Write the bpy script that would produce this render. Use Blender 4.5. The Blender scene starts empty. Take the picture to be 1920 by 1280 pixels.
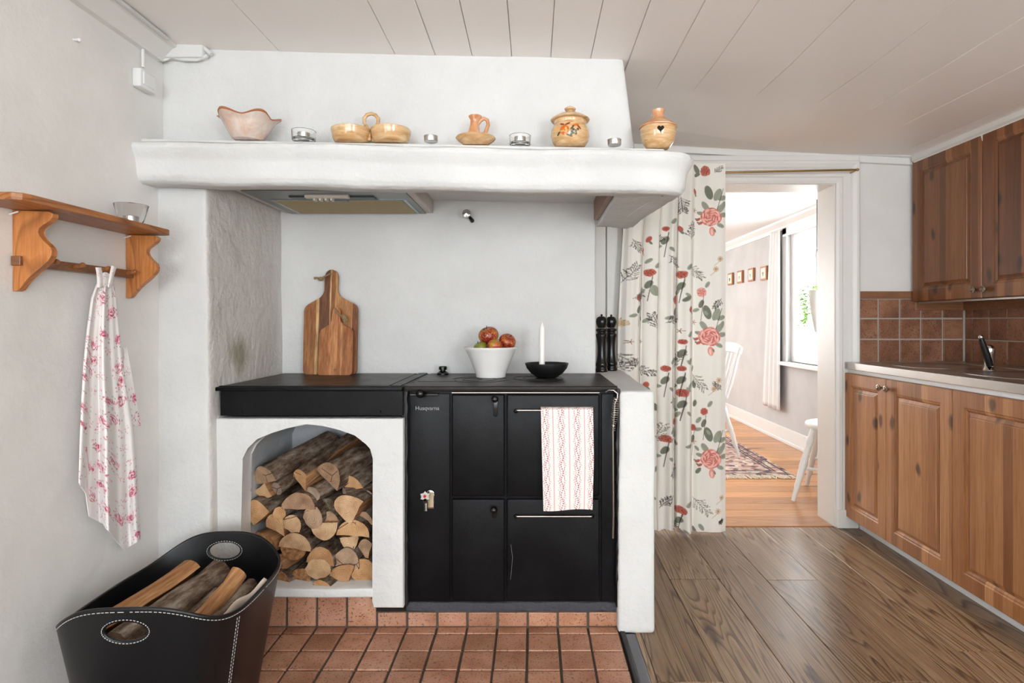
import bpy, bmesh, math, random
import numpy as np
from mathutils import Vector, Matrix, noise
random.seed(7)
PI = math.pi
SC = bpy.context.scene
COL = SC.collection
# ------------------------------------------------------------------ camera
F, CX, CY, CH = 1100.0, 1000.0, 605.0, 1.118
cd = bpy.data.cameras.new('camera'); cam = bpy.data.objects.new('camera', cd); COL.objects.link(cam)
cam.location = (0, 0, CH); cam.rotation_euler = (PI/2, 0, 0)
cd.sensor_width = 36; cd.lens = F/1920*36
cd.shift_x = -(CX-960)/1920; cd.shift_y = -(640-CY)/1920
cd.clip_start = .02
SC.camera = cam
# ------------------------------------------------------------------ world, light, exposure
SC.view_settings.view_transform = 'Standard'; SC.view_settings.look = 'None'
SC.view_settings.gamma = 1; SC.view_settings.use_curve_mapping = False
SC.view_settings.exposure = 0.40
w = bpy.data.worlds.new('world'); SC.world = w; w.use_nodes = True
w.node_tree.nodes['Background'].inputs[0].default_value = (.86, .93, 1, 1)
w.node_tree.nodes['Background'].inputs[1].default_value = 1.6
def area(name, loc, direction, sx, sy, power, color=(1, 1, 1)):
    l = bpy.data.lights.new(name, 'AREA'); l.shape = 'RECTANGLE'; l.size = sx; l.size_y = sy
    l.energy = power; l.color = color
    o = bpy.data.objects.new(name, l); COL.objects.link(o); o.location = loc
    o.rotation_euler = Vector(direction).to_track_quat('-Z', 'Y').to_euler()
    return o
area('window_light_left', (-1.36, -.75, 1.35), (1, 0, .12), 1.2, 1.25, 33, (.90, .955, 1))
area('window_light_rear', (-.35, -2.36, 1.35), (0, 1, .25), 1.85, 1.3, 54, (.90, .955, 1))
area('window_light_rear_right', (1.75, -2.36, 1.35), (-.3, 1, .3), .85, 1.3, 56, (.91, .96, 1))
area('window_light_next_room', (2.5, 4.68, 1.35), (-1, 0, -.1), 1.4, 1.1, 72, (.97, .99, 1))
area('window_light_next_room_far', (0.2, 7.9, 1.3), (0, -1, 0), 1.8, 1.3, 76, (.98, .99, 1))  # added fill to brighten the next room; no window in that wall
# ------------------------------------------------------------------ helpers
def P(px, py, Y): return Vector(((px-CX)*Y/F, Y, CH-(py-CY)*Y/F))
def PX(px, py, X):
    Y = F*X/(px-CX); return Vector((X, Y, CH-(py-CY)*Y/F))
def srgb(r, g, b, a=1):
    f = lambda c: ((c/255+.055)/1.055)**2.4 if c > 10 else c/255/12.92
    return (f(r), f(g), f(b), a)
class M:
    """small node-tree builder"""
    def __init__(s, name, rough=.6, metal=0, col=(128, 128, 128), spec=.5, coat=0):
        s.m = bpy.data.materials.new(name); s.m.use_nodes = True; s.t = s.m.node_tree
        s.b = s.t.nodes['Principled BSDF']
        s.b.inputs['Roughness'].default_value = rough; s.b.inputs['Metallic'].default_value = metal
        s.b.inputs['Base Color'].default_value = srgb(*col)
        s.b.inputs['Specular IOR Level'].default_value = spec
        s.b.inputs['Coat Weight'].default_value = coat
        s._c = None
    def n(s, typ, **kw):
        nd = s.t.nodes.new(typ)
        for k, v in kw.items():
            if k.startswith('i_'): nd.inputs[k[2:].replace('_', ' ')].default_value = v
            else: setattr(nd, k, v)
        return nd
    def l(s, a, b): s.t.links.new(a, b)
    def coord(s, scale=(1, 1, 1), rand=False, rot=(0, 0, 0)):
        tc = s.n('ShaderNodeTexCoord'); mp = s.n('ShaderNodeMapping'); mp.inputs['Scale'].default_value = scale
        mp.inputs['Rotation'].default_value = rot
        s.l(tc.outputs['Object'], mp.inputs['Vector'])
        if rand:
            oi = s.n('ShaderNodeObjectInfo'); mu = s.n('ShaderNodeMath', operation='MULTIPLY'); mu.inputs[1].default_value = 37.0
            s.l(oi.outputs['Random'], mu.inputs[0]); cb = s.n('ShaderNodeCombineXYZ')
            for i in range(3): s.l(mu.outputs[0], cb.inputs[i])
            s.l(cb.outputs[0], mp.inputs['Location'])
        return mp.outputs[0]
    def noise(s, vec, scale=5, detail=4, rough=.55, dist=0):
        nd = s.n('ShaderNodeTexNoise'); nd.inputs['Scale'].default_value = scale; nd.inputs['Detail'].default_value = detail
        nd.inputs['Roughness'].default_value = rough; nd.inputs['Distortion'].default_value = dist
        s.l(vec, nd.inputs['Vector']); return nd.outputs['Fac']
    def ramp(s, fac, stops):
        nd = s.n('ShaderNodeValToRGB'); e = nd.color_ramp.elements
        while len(e) < len(stops): e.new(.5)
        for i, (p, c) in enumerate(stops):
            e[i].position = p; e[i].color = srgb(*c) if len(c) == 3 else c
        s.l(fac, nd.inputs[0]); return nd.outputs[0]
    def mix(s, a, b, fac, mode='MIX'):
        nd = s.n('ShaderNodeMix', data_type='RGBA', blend_type=mode)
        for v, i in ((fac, 0), (a, 6), (b, 7)):
            if isinstance(v, (int, float)): nd.inputs[i].default_value = v
            elif isinstance(v, tuple): nd.inputs[i].default_value = v
            else: s.l(v, nd.inputs[i])
        return nd.outputs[2]
    def math(s, op, a, b=0, c=None):
        nd = s.n('ShaderNodeMath', operation=op)
        for i, v in enumerate((a, b) if c is None else (a, b, c)):
            if isinstance(v, (int, float)): nd.inputs[i].default_value = v
            else: s.l(v, nd.inputs[i])
        return nd.outputs[0]
    def col(s, out): s.l(out, s.b.inputs['Base Color']); return s
    def bump(s, h, strength=.3, dist=.01):
        nd = s.n('ShaderNodeBump'); nd.inputs['Strength'].default_value = strength; nd.inputs['Distance'].default_value = dist
        s.l(h, nd.inputs['Height'])
        if s._c is not None: s.l(s._c, nd.inputs['Normal'])
        s.l(nd.outputs[0], s.b.inputs['Normal']); s._c = nd.outputs[0]; return s
    def rough(s, h, lo, hi):
        nd = s.n('ShaderNodeMapRange'); nd.inputs['To Min'].default_value = lo; nd.inputs['To Max'].default_value = hi
        s.l(h, nd.inputs[0]); s.l(nd.outputs[0], s.b.inputs['Roughness']); return s

class B:
    """collects geometry; build() links it as ONE mesh object"""
    def __init__(s): s.bm = bmesh.new()
    def box(s, x0, x1, y0, y1, z0, z1, bev=0, seg=2, mi=0):
        r = bmesh.ops.create_cube(s.bm, size=1); vs = r['verts']
        for v in vs:
            v.co = Vector((x0+(x1-x0)*(v.co.x+.5), y0+(y1-y0)*(v.co.y+.5), z0+(z1-z0)*(v.co.z+.5)))
        fs = set(f for v in vs for f in v.link_faces)
        for f in fs: f.material_index = mi
        if bev:
            es = list(set(e for v in vs for e in v.link_edges))
            bmesh.ops.bevel(s.bm, geom=es, offset=bev, segments=seg, affect='EDGES', profile=.5)
        return s
    def ring(s, pts): return [s.bm.verts.new(p) for p in pts]
    def skin(s, rings, closed=True, caps=True, mi=0):
        n = len(rings[0])
        for a, b in zip(rings, rings[1:]):
            for i in range(n if closed else n-1):
                j = (i+1) % n
                try: f = s.bm.faces.new((a[i], a[j], b[j], b[i])); f.material_index = mi
                except ValueError: pass
        if caps:
            for r, rev in ((rings[0], True), (rings[-1], False)):
                try: f = s.bm.faces.new(list(reversed(r)) if rev else r); f.material_index = mi
                except ValueError: pass
        return s
    def tube(s, pts, r, seg=10, caps=True, mi=0, closed=False):
        pts = [Vector(p) for p in pts]; n = len(pts)
        rs = r if isinstance(r, (list, tuple)) else [r]*n
        up = None; rings = []
        for i, p in enumerate(pts):
            if closed: t = pts[(i+1) % n]-pts[i-1]
            else: t = pts[min(i+1, n-1)]-pts[max(i-1, 0)]
            t.normalize()
            if up is None: up = Vector((0, 0, 1)) if abs(t.z) < .9 else Vector((1, 0, 0))
            a = t.cross(up); a.normalize(); b = t.cross(a); b.normalize(); up = -b if False else a.cross(t)
            rings.append(s.ring([p+a*math.cos(2*PI*k/seg)*rs[i]+b*math.sin(2*PI*k/seg)*rs[i] for k in range(seg)]))
        if closed: rings.append(rings[0])
        return s.skin(rings, caps=caps and not closed, mi=mi)
    def lathe(s, prof, c=(0, 0, 0), seg=32, caps=True, mi=0, fn=None):
        c = Vector(c); rings = []
        for (r, z) in prof:
            pts = []
            for k in range(seg):
                a = 2*PI*k/seg; p = Vector((r*math.cos(a), r*math.sin(a), z))
                if fn: p = fn(p, a, r, z)
                pts.append(c+p)
            rings.append(s.ring(pts))
        return s.skin(rings, caps=caps, mi=mi)
    def prism(s, poly, o, u, v, w_, d, bev=0, seg=2, mi=0):
        """poly (a,b) in plane o+u*a+v*b extruded along w_ by d"""
        o, u, v, w_ = Vector(o), Vector(u), Vector(v), Vector(w_)
        A = s.ring([o+u*a+v*b for a, b in poly]); C = s.ring([o+u*a+v*b+w_*d for a, b in poly])
        n0 = len(s.bm.faces); s.skin([A, C], mi=mi)
        if bev:
            es = [e for e in set(e for x in A+C for e in x.link_edges) if (e.verts[0] in A) == (e.verts[1] in A)]
            bmesh.ops.bevel(s.bm, geom=es, offset=bev, segments=seg, affect='EDGES', profile=.5)
        return s
    def sphere(s, c, r, u=16, v=10, sc=(1, 1, 1), mi=0):
        c = Vector(c)
        prof = [(max(math.sin(PI*i/v), .002), -math.cos(PI*i/v)) for i in range(v+1)]
        return s.lathe([(a*r, b*r) for a, b in prof], c, u, mi=mi, fn=lambda p, a, r_, z: Vector((p.x*sc[0], p.y*sc[1], p.z*sc[2])))
    def gridbox(s, x0, x1, y0, y1, z0, z1, step=.03, r=.01, amp=.003, fr=4, warp=None, mi=0):
        """rounded box, finely divided and pushed about by noise: hand-laid plaster"""
        lo, hi = (x0, y0, z0), (x1, y1, z1); vd = {}
        div = []
        for a in range(3):
            L = hi[a]-lo[a]; k = max(1, int(L/step))
            ts = [lo[a]+L*i/k for i in range(k+1)]
            for e in (lo[a]+r*.3, lo[a]+r, hi[a]-r, hi[a]-r*.3):
                if lo[a] < e < hi[a]: ts.append(e)
            ts = sorted(set(round(t, 6) for t in ts)); div.append(ts)
        def vert(p):
            k = tuple(round(q, 5) for q in p)
            if k in vd: return vd[k]
            q = Vector([min(max(p[i], lo[i]+r), hi[i]-r) for i in range(3)]); d = Vector(p)-q
            L = d.length
            if L > 0: d = d/L*r
            c = q+d
            nv = Vector((noise.noise(c*fr), noise.noise(c*fr+Vector((9, 3, 1))), noise.noise(c*fr+Vector((2, 8, 5)))))
            c = c+nv*amp
            if warp: c = warp(c)
            vd[k] = s.bm.verts.new(c); return vd[k]
        for ax in range(3):
            a, b = (ax+1) % 3, (ax+2) % 3
            for side in (0, 1):
                val = hi[ax] if side else lo[ax]
                for i in range(len(div[a])-1):
                    for j in range(len(div[b])-1):
                        q = []
                        for (ii, jj) in ((i, j), (i+1, j), (i+1, j+1), (i, j+1)):
                            p = [0, 0, 0]; p[ax] = val; p[a] = div[a][ii]; p[b] = div[b][jj]; q.append(vert(p))
                        if not side: q.reverse()
                        try: f = s.bm.faces.new(q); f.material_index = mi
                        except ValueError: pass
        return s
    def rot(s, ang, axis, c=(0, 0, 0)):
        bmesh.ops.rotate(s.bm, verts=s.bm.verts, cent=c, matrix=Matrix.Rotation(ang, 3, axis)); return s
    def move(s, d): bmesh.ops.translate(s.bm, verts=s.bm.verts, vec=Vector(d)); return s
    def build(s, name, mats, parent=None, smooth=False, ang=40, loc=None, normals=True):
        if normals: bmesh.ops.recalc_face_normals(s.bm, faces=s.bm.faces)
        me = bpy.data.meshes.new(name); s.bm.to_mesh(me); s.bm.free()
        for m in (mats if isinstance(mats, (list, tuple)) else [mats]): me.materials.append(m.m if isinstance(m, M) else m)
        if smooth:
            me.shade_smooth(); me.set_sharp_from_angle(angle=math.radians(ang))
        o = bpy.data.objects.new(name, me); COL.objects.link(o)
        if parent: o.parent = parent
        if loc is not None: o.location = loc
        return o
def thing(name, label, cat, loc=(0, 0, 0), rz=0, group=None):
    o = bpy.data.objects.new(name, None); COL.objects.link(o); o.location = loc; o.rotation_euler = (0, 0, rz)
    o.empty_display_size = .05
    o['label'] = label; o['category'] = cat
    if group: o['group'] = group
    return o
def tag(o, label, cat, group=None):
    o['label'] = label; o['category'] = cat
    if group: o['group'] = group
    return o
def struct(o): o['kind'] = 'structure'; return o
def copy_tree(o, parent=None):
    c = o.copy(); COL.objects.link(c); c.parent = parent
    for ch in list(o.children): copy_tree(ch, c)
    return c
def cut(o, cutters):
    """boolean difference, applied; cutters: list of B"""
    for cb in cutters:
        bmesh.ops.recalc_face_normals(cb.bm, faces=cb.bm.faces)
        me = bpy.data.meshes.new('c'); cb.bm.to_mesh(me); co = bpy.data.objects.new('c', me); COL.objects.link(co)
        m = o.modifiers.new('b', 'BOOLEAN'); m.object = co; m.operation = 'DIFFERENCE'; m.solver = 'EXACT'
        m.id_data.data.update()
        bpy.context.view_layer.update()
        dg = bpy.context.evaluated_depsgraph_get()
        new = bpy.data.meshes.new_from_object(o.evaluated_get(dg))
        o.modifiers.remove(m); o.data = new
        bpy.data.objects.remove(co); bpy.data.meshes.remove(me)
def text_mesh(name, body, size, mat, parent, loc, rot, ext=.0004):
    cu = bpy.data.curves.new('t', 'FONT'); cu.body = body; cu.size = size; cu.extrude = ext; cu.align_x = 'CENTER'
    t = bpy.data.objects.new('t', cu); COL.objects.link(t); bpy.context.view_layer.update()
    me = bpy.data.meshes.new_from_object(t.evaluated_get(bpy.context.evaluated_depsgraph_get()))
    bpy.data.objects.remove(t); bpy.data.curves.remove(cu)
    me.materials.clear(); me.materials.append(mat.m)
    o = bpy.data.objects.new(name, me); COL.objects.link(o); o.parent = parent; o.location = loc; o.rotation_euler = rot
    return o
# ------------------------------------------------------------------ materials
def plaster(name, col, amt=.35, fine=60, stain=None):
    m = M(name, rough=.85, col=col, spec=.25); v = m.coord()
    m.bump(m.noise(v, 9, 5, .6), amt, .02); m.bump(m.noise(v, fine, 4, .6), amt*.5, .004)
    c2 = tuple(max(0, c-9) for c in col)
    m.col(m.ramp(m.noise(v, 3, 4), [(.35, c2), (.65, col)]))
    return m
mPl = plaster('white_plaster', (222, 222, 220), .5)
mWall = plaster('painted_wallpaper', (236, 234, 230), .22)
mWallB = plaster('white_painted_wall', (226, 224, 219), .15)
mRough = plaster('rough_plaster', (218, 214, 209), 1.0, 30)
v = mRough.coord(scale=(2, 2.2, 1))
st = mRough.n('ShaderNodeTexCoord')
# soot and grease stain that sits on the niche side wall
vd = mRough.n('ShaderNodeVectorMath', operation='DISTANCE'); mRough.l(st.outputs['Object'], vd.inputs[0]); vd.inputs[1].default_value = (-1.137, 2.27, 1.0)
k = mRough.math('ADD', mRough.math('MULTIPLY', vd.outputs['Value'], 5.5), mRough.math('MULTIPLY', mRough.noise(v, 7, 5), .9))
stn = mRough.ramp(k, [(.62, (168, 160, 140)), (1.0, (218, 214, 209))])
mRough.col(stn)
mCeil = M('ceiling_paint', rough=.45, col=(244, 238, 233), spec=.4)
v = mCeil.coord(scale=(1, .12, 1)); mCeil.bump(mCeil.noise(v, 60, 4), .12, .004); mCeil.bump(mCeil.noise(mCeil.coord(), 6, 4), .2, .008)
mTrim = M('white_gloss_paint', rough=.4, col=(224, 222, 217), spec=.5); mTrim.bump(mTrim.noise(mTrim.coord(), 25, 3), .08, .004)
mWhite = M('white_paint', rough=.45, col=(230, 230, 229))
def iron(name, col, rg=(.28, .55)):
    m = M(name, rough=.4, col=col, spec=.15); v = m.coord()
    n = m.noise(v, 14, 6, .65); m.rough(n, *rg)
    c2 = tuple(min(255, c+14) for c in col)
    m.col(m.ramp(m.noise(v, 5, 6, .7), [(.4, col), (.75, c2)])); m.bump(m.noise(v, 160, 3), .15, .002); m.bump(m.noise(v, 4, 2), .1, .01)
    return m
mIron = iron('black_enamelled_iron', (13, 13, 15), (.25, .5))
mIronTop = iron('worn_iron_top', (36, 31, 30), (.22, .5))
mBlack = M('black_plastic', rough=.25, col=(12, 12, 13))
mBlackMat = M('matt_black', rough=.5, col=(17, 17, 18))
mCement = M('dark_joint_cement', rough=.9, col=(70, 70, 76)); mCement.bump(mCement.noise(mCement.coord(), 60, 4), .8, .01)
mSteel = M('brushed_steel', rough=.3, metal=1, col=(190, 188, 184)); mSteel.rough(mSteel.noise(mSteel.coord(), 6, 3), .26, .32)
mChrome = M('chrome', rough=.1, metal=1, col=(205, 203, 200))
mAlu = M('tealight_aluminium', rough=.32, metal=1, col=(200, 198, 196))
mPewter = M('antique_pewter', rough=.3, metal=1, col=(150, 135, 122))
mNickel = M('worn_nickel', rough=.28, metal=1, col=(186, 178, 168))
mBrass = M('brass', rough=.25, metal=1, col=(178, 146, 92))
mWax = M('white_wax', rough=.5, col=(244, 242, 236)); mWax.b.inputs['Subsurface Weight'].default_value = .0
mGlass = M('clear_glass', rough=.02, col=(255, 255, 255)); mGlass.b.inputs['Transmission Weight'].default_value = 1; mGlass.b.inputs['IOR'].default_value = 1.45
mPorc = M('white_porcelain', rough=.12, col=(238, 236, 233), spec=.6)
mRope = M('jute_rope', rough=.9, col=(150, 124, 92)); mRope.bump(mRope.noise(mRope.coord(), 400, 2), .8, .003)
mLeather = M('black_leather', rough=.38, col=(15, 15, 17), spec=.45); mLeather.bump(mLeather.noise(mLeather.coord(), 220, 3), .15, .002)
mStitch = M('white_thread', rough=.8, col=(190, 190, 188))
mRed = M('red_enamel', rough=.3, col=(190, 30, 34))
def tile_mat(name, c1, c2, c3):
    m = M(name, rough=.42, spec=.45); v = m.coord(rand=True)
    base = m.ramp(m.noise(v, 9, 5, .6), [(.3, c1), (.5, c2), (.72, c3)])
    oi = m.n('ShaderNodeObjectInfo')
    tint = m.ramp(oi.outputs['Random'], [(0, (205, 190, 182)), (.5, (255, 250, 245)), (1, (235, 225, 225))])
    base = m.mix(base, tint, .8, 'MULTIPLY')
    sp = m.ramp(m.noise(v, 150, 3, .6), [(.36, (60, 38, 28)), (.43, (255, 255, 255))])
    m.col(m.mix(base, sp, .65, 'MULTIPLY')); m.bump(m.noise(v, 30, 4), .35, .004)
    return m
mTile = tile_mat('terracotta_hearth_tile', (164, 116, 90), (188, 140, 112), (204, 162, 138))
mTileW = tile_mat('terracotta_wall_tile', (116, 80, 58), (144, 100, 74), (162, 118, 92))
mGrout = M('dark_grout', rough=.9, col=(84, 74, 66)); mGrout.bump(mGrout.noise(mGrout.coord(), 90, 3), .5, .004)
mGroutL = M('light_grout', rough=.9, col=(164, 156, 146))
def laminated(name, cols, axis=0, width=.045, knots=True, rough=.33, dark=(58, 34, 20), darkcol=None, zs=1):
    """glued staves running along local Z; axis = local axis across the staves"""
    m = M(name, rough=rough, spec=.5); tc = m.n('ShaderNodeTexCoord'); sp = m.n('ShaderNodeSeparateXYZ'); m.l(tc.outputs['Object'], sp.inputs[0])
    oi = m.n('ShaderNodeObjectInfo'); rnd = m.math('MULTIPLY', oi.outputs['Random'], 50.)
    a = sp.outputs[axis]; z = sp.outputs[2]
    idx = m.math('FLOOR', m.math('DIVIDE', a, width))
    wn = m.n('ShaderNodeTexWhiteNoise', noise_dimensions='2D'); cb = m.n('ShaderNodeCombineXYZ'); m.l(idx, cb.inputs[0]); m.l(m.math('FLOOR', rnd), cb.inputs[1]); m.l(cb.outputs[0], wn.inputs['Vector'])
    base = m.ramp(wn.outputs['Value'], [(i/(len(cols)-1), c) for i, c in enumerate(cols)])
    g = m.n('ShaderNodeCombineXYZ'); m.l(m.math('MULTIPLY_ADD', a, 40, m.math('MULTIPLY', wn.outputs['Value'], 90)), g.inputs[0]); m.l(m.math('MULTIPLY', z, 1.6*zs), g.inputs[2]); m.l(rnd, g.inputs[1])
    gr = m.noise(g.outputs[0], 3.2, 5, .65, .6)
    grc = m.ramp(gr, [(.25, (190, 164, 142)), (.6, (255, 255, 255))])
    c = m.mix(base, grc, .75, 'MULTIPLY')
    if knots:
        kv = m.n('ShaderNodeCombineXYZ'); m.l(m.math('ADD', m.math('MULTIPLY', a, 9), rnd), kv.inputs[0]); m.l(m.math('ADD', m.math('MULTIPLY', z, 4.6), rnd), kv.inputs[1])
        nz = m.n('ShaderNodeTexNoise'); nz.inputs['Scale'].default_value = 2; m.l(kv.outputs[0], nz.inputs['Vector'])
        mx = m.n('ShaderNodeMix', data_type='VECTOR'); mx.inputs[0].default_value = .22
        m.l(kv.outputs[0], mx.inputs[4]); m.l(nz.outputs['Color'], mx.inputs[5])
        vo = m.n('ShaderNodeTexVoronoi', voronoi_dimensions='2D'); vo.inputs['Scale'].default_value = 1.0; m.l(mx.outputs[1], vo.inputs['Vector'])
        sc = m.n('ShaderNodeSeparateColor'); m.l(vo.outputs['Color'], sc.inputs[0])
        gt = m.math('GREATER_THAN', sc.outputs[0], .45)
        kn = m.ramp(vo.outputs['Distance'], [(.07, (0, 0, 0)), (.15, (255, 255, 255))])
        inv = m.math('MULTIPLY', m.math('SUBTRACT', 1.0, kn), gt)
        c = m.mix(c, srgb(*dark), m.math('MULTIPLY', inv, .8))
    m.col(c); m.bump(gr, .12, .002)
    return m
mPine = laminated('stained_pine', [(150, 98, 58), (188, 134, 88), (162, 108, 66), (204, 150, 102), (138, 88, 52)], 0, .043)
mPineUp = laminated('dark_stained_pine', [(112, 68, 34), (142, 92, 52), (104, 62, 30), (160, 106, 62), (94, 54, 26)], 0, .043, dark=(40, 22, 12))  # same stained pine, weaker light on the upper doors put into its colour
def staves(name, x0, x1, stops):
    m = M(name, rough=.5, spec=.4); tc = m.n('ShaderNodeTexCoord'); sp = m.n('ShaderNodeSeparateXYZ'); m.l(tc.outputs['Object'], sp.inputs[0])
    t = m.math('DIVIDE', m.math('SUBTRACT', sp.outputs[0], x0), x1-x0)
    rp = m.n('ShaderNodeValToRGB'); rp.color_ramp.interpolation = 'CONSTANT'; el = rp.color_ramp.elements
    while len(el) < len(stops): el.new(.5)
    for i, (p, c) in enumerate(stops): el[i].position = p; el[i].color = srgb(*c)
    m.l(t, rp.inputs[0])
    gr = m.noise(m.coord(scale=(70, 70, 4)), 1.6, 5, .7, .4); big = m.noise(m.coord(scale=(14, 1, 3)), 2, 3, .6, .5)
    c = m.mix(rp.outputs[0], m.ramp(gr, [(.28, (150, 118, 94)), (.6, (255, 255, 255))]), .9, 'MULTIPLY')
    c = m.mix(c, m.ramp(big, [(.3, (205, 180, 160)), (.6, (255, 255, 255))]), .9, 'MULTIPLY')
    m.col(c); m.bump(gr, .1, .001); return m
mBoard = staves('acacia_board', -.122, .122, [(0, (178, 122, 70)), (.22, (226, 186, 130)), (.27, (122, 80, 48)), (.46, (224, 184, 130)), (.485, (158, 104, 60)), (.56, (210, 158, 102)), (.88, (140, 88, 50))])
mBoard2 = staves('acacia_board_light', -.078, .078, [(0, (186, 124, 72)), (.30, (206, 140, 86)), (.36, (214, 152, 98)), (.55, (196, 124, 72)), (.63, (222, 168, 114)), (.68, (184, 118, 66))])
def grainwood(name, c, sc=(60, 3, 60), rough=.45, rand=True, ringsc=1.0, knots=True, strong=.5, tint=True):
    """solid plank: long cathedral grain; grain runs along the axis with the small scale"""
    m = M(name, rough=rough, spec=.5); v = m.coord(scale=sc, rand=rand)
    big = m.noise(m.coord(scale=tuple(s*.12 for s in sc), rand=rand), 1.0*ringsc, 2, .5, .4)
    rings = m.math('FRACT', m.math('MULTIPLY', big, 22))
    rg = m.ramp(rings, [(0, (255, 255, 255)), (.55, (235, 222, 210)), (.85, (120, 84, 60)), (1, (240, 230, 220))])
    fine = m.noise(v, 2.4, 4, .7)
    base = m.ramp(fine, [(.25, c[0]), (.5, c[1]), (.75, c[2])])
    col = m.mix(base, rg, strong, 'MULTIPLY')
    if tint:
        oi = m.n('ShaderNodeObjectInfo'); col = m.mix(col, m.ramp(oi.outputs['Random'], [(0, (212, 205, 200)), (1, (255, 252, 250))]), 1.0, 'MULTIPLY')
    if knots:
        vo = m.n('ShaderNodeTexVoronoi'); vo.inputs['Scale'].default_value = .1; m.l(m.coord(scale=tuple(max(s, 12)*1.2 for s in sc), rand=rand), vo.inputs['Vector'])
        kn = m.ramp(vo.outputs['Distance'], [(.09, (90, 60, 42)), (.2, (255, 255, 255))])
        col = m.mix(col, kn, .8, 'MULTIPLY')
    m.col(col); m.bump(rings, .06, .001); return m
mFloor = grainwood('brown_laminate', ((134, 112, 86), (162, 138, 108), (180, 158, 130)), (55, 3.2, 55), .32, strong=.85, ringsc=1.3)
mPineFloor = grainwood('yellow_pine_floor', ((204, 142, 88), (222, 164, 108), (232, 182, 130)), (3, 40, 40), .32, strong=.25)
mShelfW = grainwood('pine_shelf_wood', ((176, 106, 52), (196, 126, 68), (210, 144, 84)), (50, 50, 5), .4, rand=False, knots=False, strong=.45, tint=False)
mShelfB = grainwood('shelf_board_wood', ((150, 92, 48), (172, 110, 60), (188, 128, 74)), (50, 5, 50), .4, rand=False, knots=False, strong=.55, tint=False)
mTrimW = grainwood('brown_trim_wood', ((116, 74, 46), (134, 90, 58), (150, 102, 68)), (4, 40, 60), .4, rand=False, knots=False, strong=.2, tint=False)
# firewood
mBark = M('bark', rough=.95, spec=.1); v = mBark.coord(scale=(1, .35, 1), rand=True)
mBark.col(mBark.ramp(mBark.noise(v, 26, 6, .7), [(.32, (44, 33, 26)), (.46, (104, 84, 68)), (.58, (150, 132, 116)), (.75, (196, 188, 178))])); mBark.bump(mBark.noise(v, 40, 6, .75), 1.0, .02)
def cutwood(name, a, b_, c):
    m = M(name, rough=.8, spec=.2); tc = m.n('ShaderNodeTexCoord'); mp = m.n('ShaderNodeMapping'); m.l(tc.outputs['Object'], mp.inputs[0])
    mp.inputs['Location'].default_value = (.006, 0, .004); mp.inputs['Scale'].default_value = (1, .02, 1)
    vl = m.n('ShaderNodeVectorMath', operation='LENGTH'); nn = m.noise(m.coord(rand=True), 22, 3)
    m.l(mp.outputs[0], vl.inputs[0])
    r = m.math('ADD', m.math('MULTIPLY', vl.outputs['Value'], 230), m.math('MULTIPLY', nn, 7))
    rings = m.math('FRACT', r)
    base = m.ramp(m.noise(m.coord(rand=True), 20, 5), [(.3, a), (.5, b_), (.7, c)])
    oi = m.n('ShaderNodeObjectInfo'); base = m.mix(base, m.ramp(oi.outputs['Random'], [(0, (206, 200, 196)), (.35, (255, 250, 244)), (.7, (250, 232, 208)), (1, (224, 200, 176))]), 1, 'MULTIPLY')
    cc = m.mix(base, m.ramp(rings, [(0, (255, 255, 255)), (.6, (238, 222, 204)), (.95, (160, 118, 84))]), .85, 'MULTIPLY')
    vo = m.n('ShaderNodeTexVoronoi', feature='DISTANCE_TO_EDGE'); vo.inputs['Scale'].default_value = 11; m.l(m.coord(rand=True, scale=(1, .05, 1)), vo.inputs['Vector'])
    gt = m.math('GREATER_THAN', m.noise(m.coord(rand=True), 9, 2), .58)
    ck = m.ramp(vo.outputs['Distance'], [(.006, (128, 92, 66)), (.022, (255, 255, 255))])
    m.col(m.mix(cc, m.mix(cc, ck, 1.0, 'MULTIPLY'), gt))
    m.bump(m.noise(m.coord(rand=True), 90, 4), .5, .004); return m
mCut = cutwood('sawn_log_end', (190, 158, 126), (216, 190, 158), (232, 212, 184))
mCutGrey = cutwood('weathered_log_end', (158, 144, 134), (192, 180, 170), (216, 206, 196))
mSplit = M('split_wood', rough=.8, spec=.2); v = mSplit.coord(scale=(1, .08, 1), rand=True)
mSplit.col(mSplit.ramp(mSplit.noise(v, 70, 5, .7), [(.25, (112, 70, 42)), (.5, (166, 118, 78)), (.75, (206, 164, 118))])); mSplit.bump(mSplit.noise(v, 80, 4), .8, .006)
# ceramics
def ceramic(name, a, b_, c, sc=(1, 1, 1)):
    m = M(name, rough=.16, spec=.6); v = m.coord(scale=sc)
    m.col(m.ramp(m.noise(v, 14, 5, .6, 1.0), [(.3, a), (.5, b_), (.68, c)])); return m
mCerTan = ceramic('tan_stoneware', (188, 140, 88), (212, 172, 124), (226, 198, 160), (1, 1, 5))
mCerPink = ceramic('pink_glaze', (204, 162, 136), (212, 192, 178), (222, 210, 202))
mCerRim = M('brown_glaze_rim', rough=.2, col=(176, 112, 76))
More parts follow.
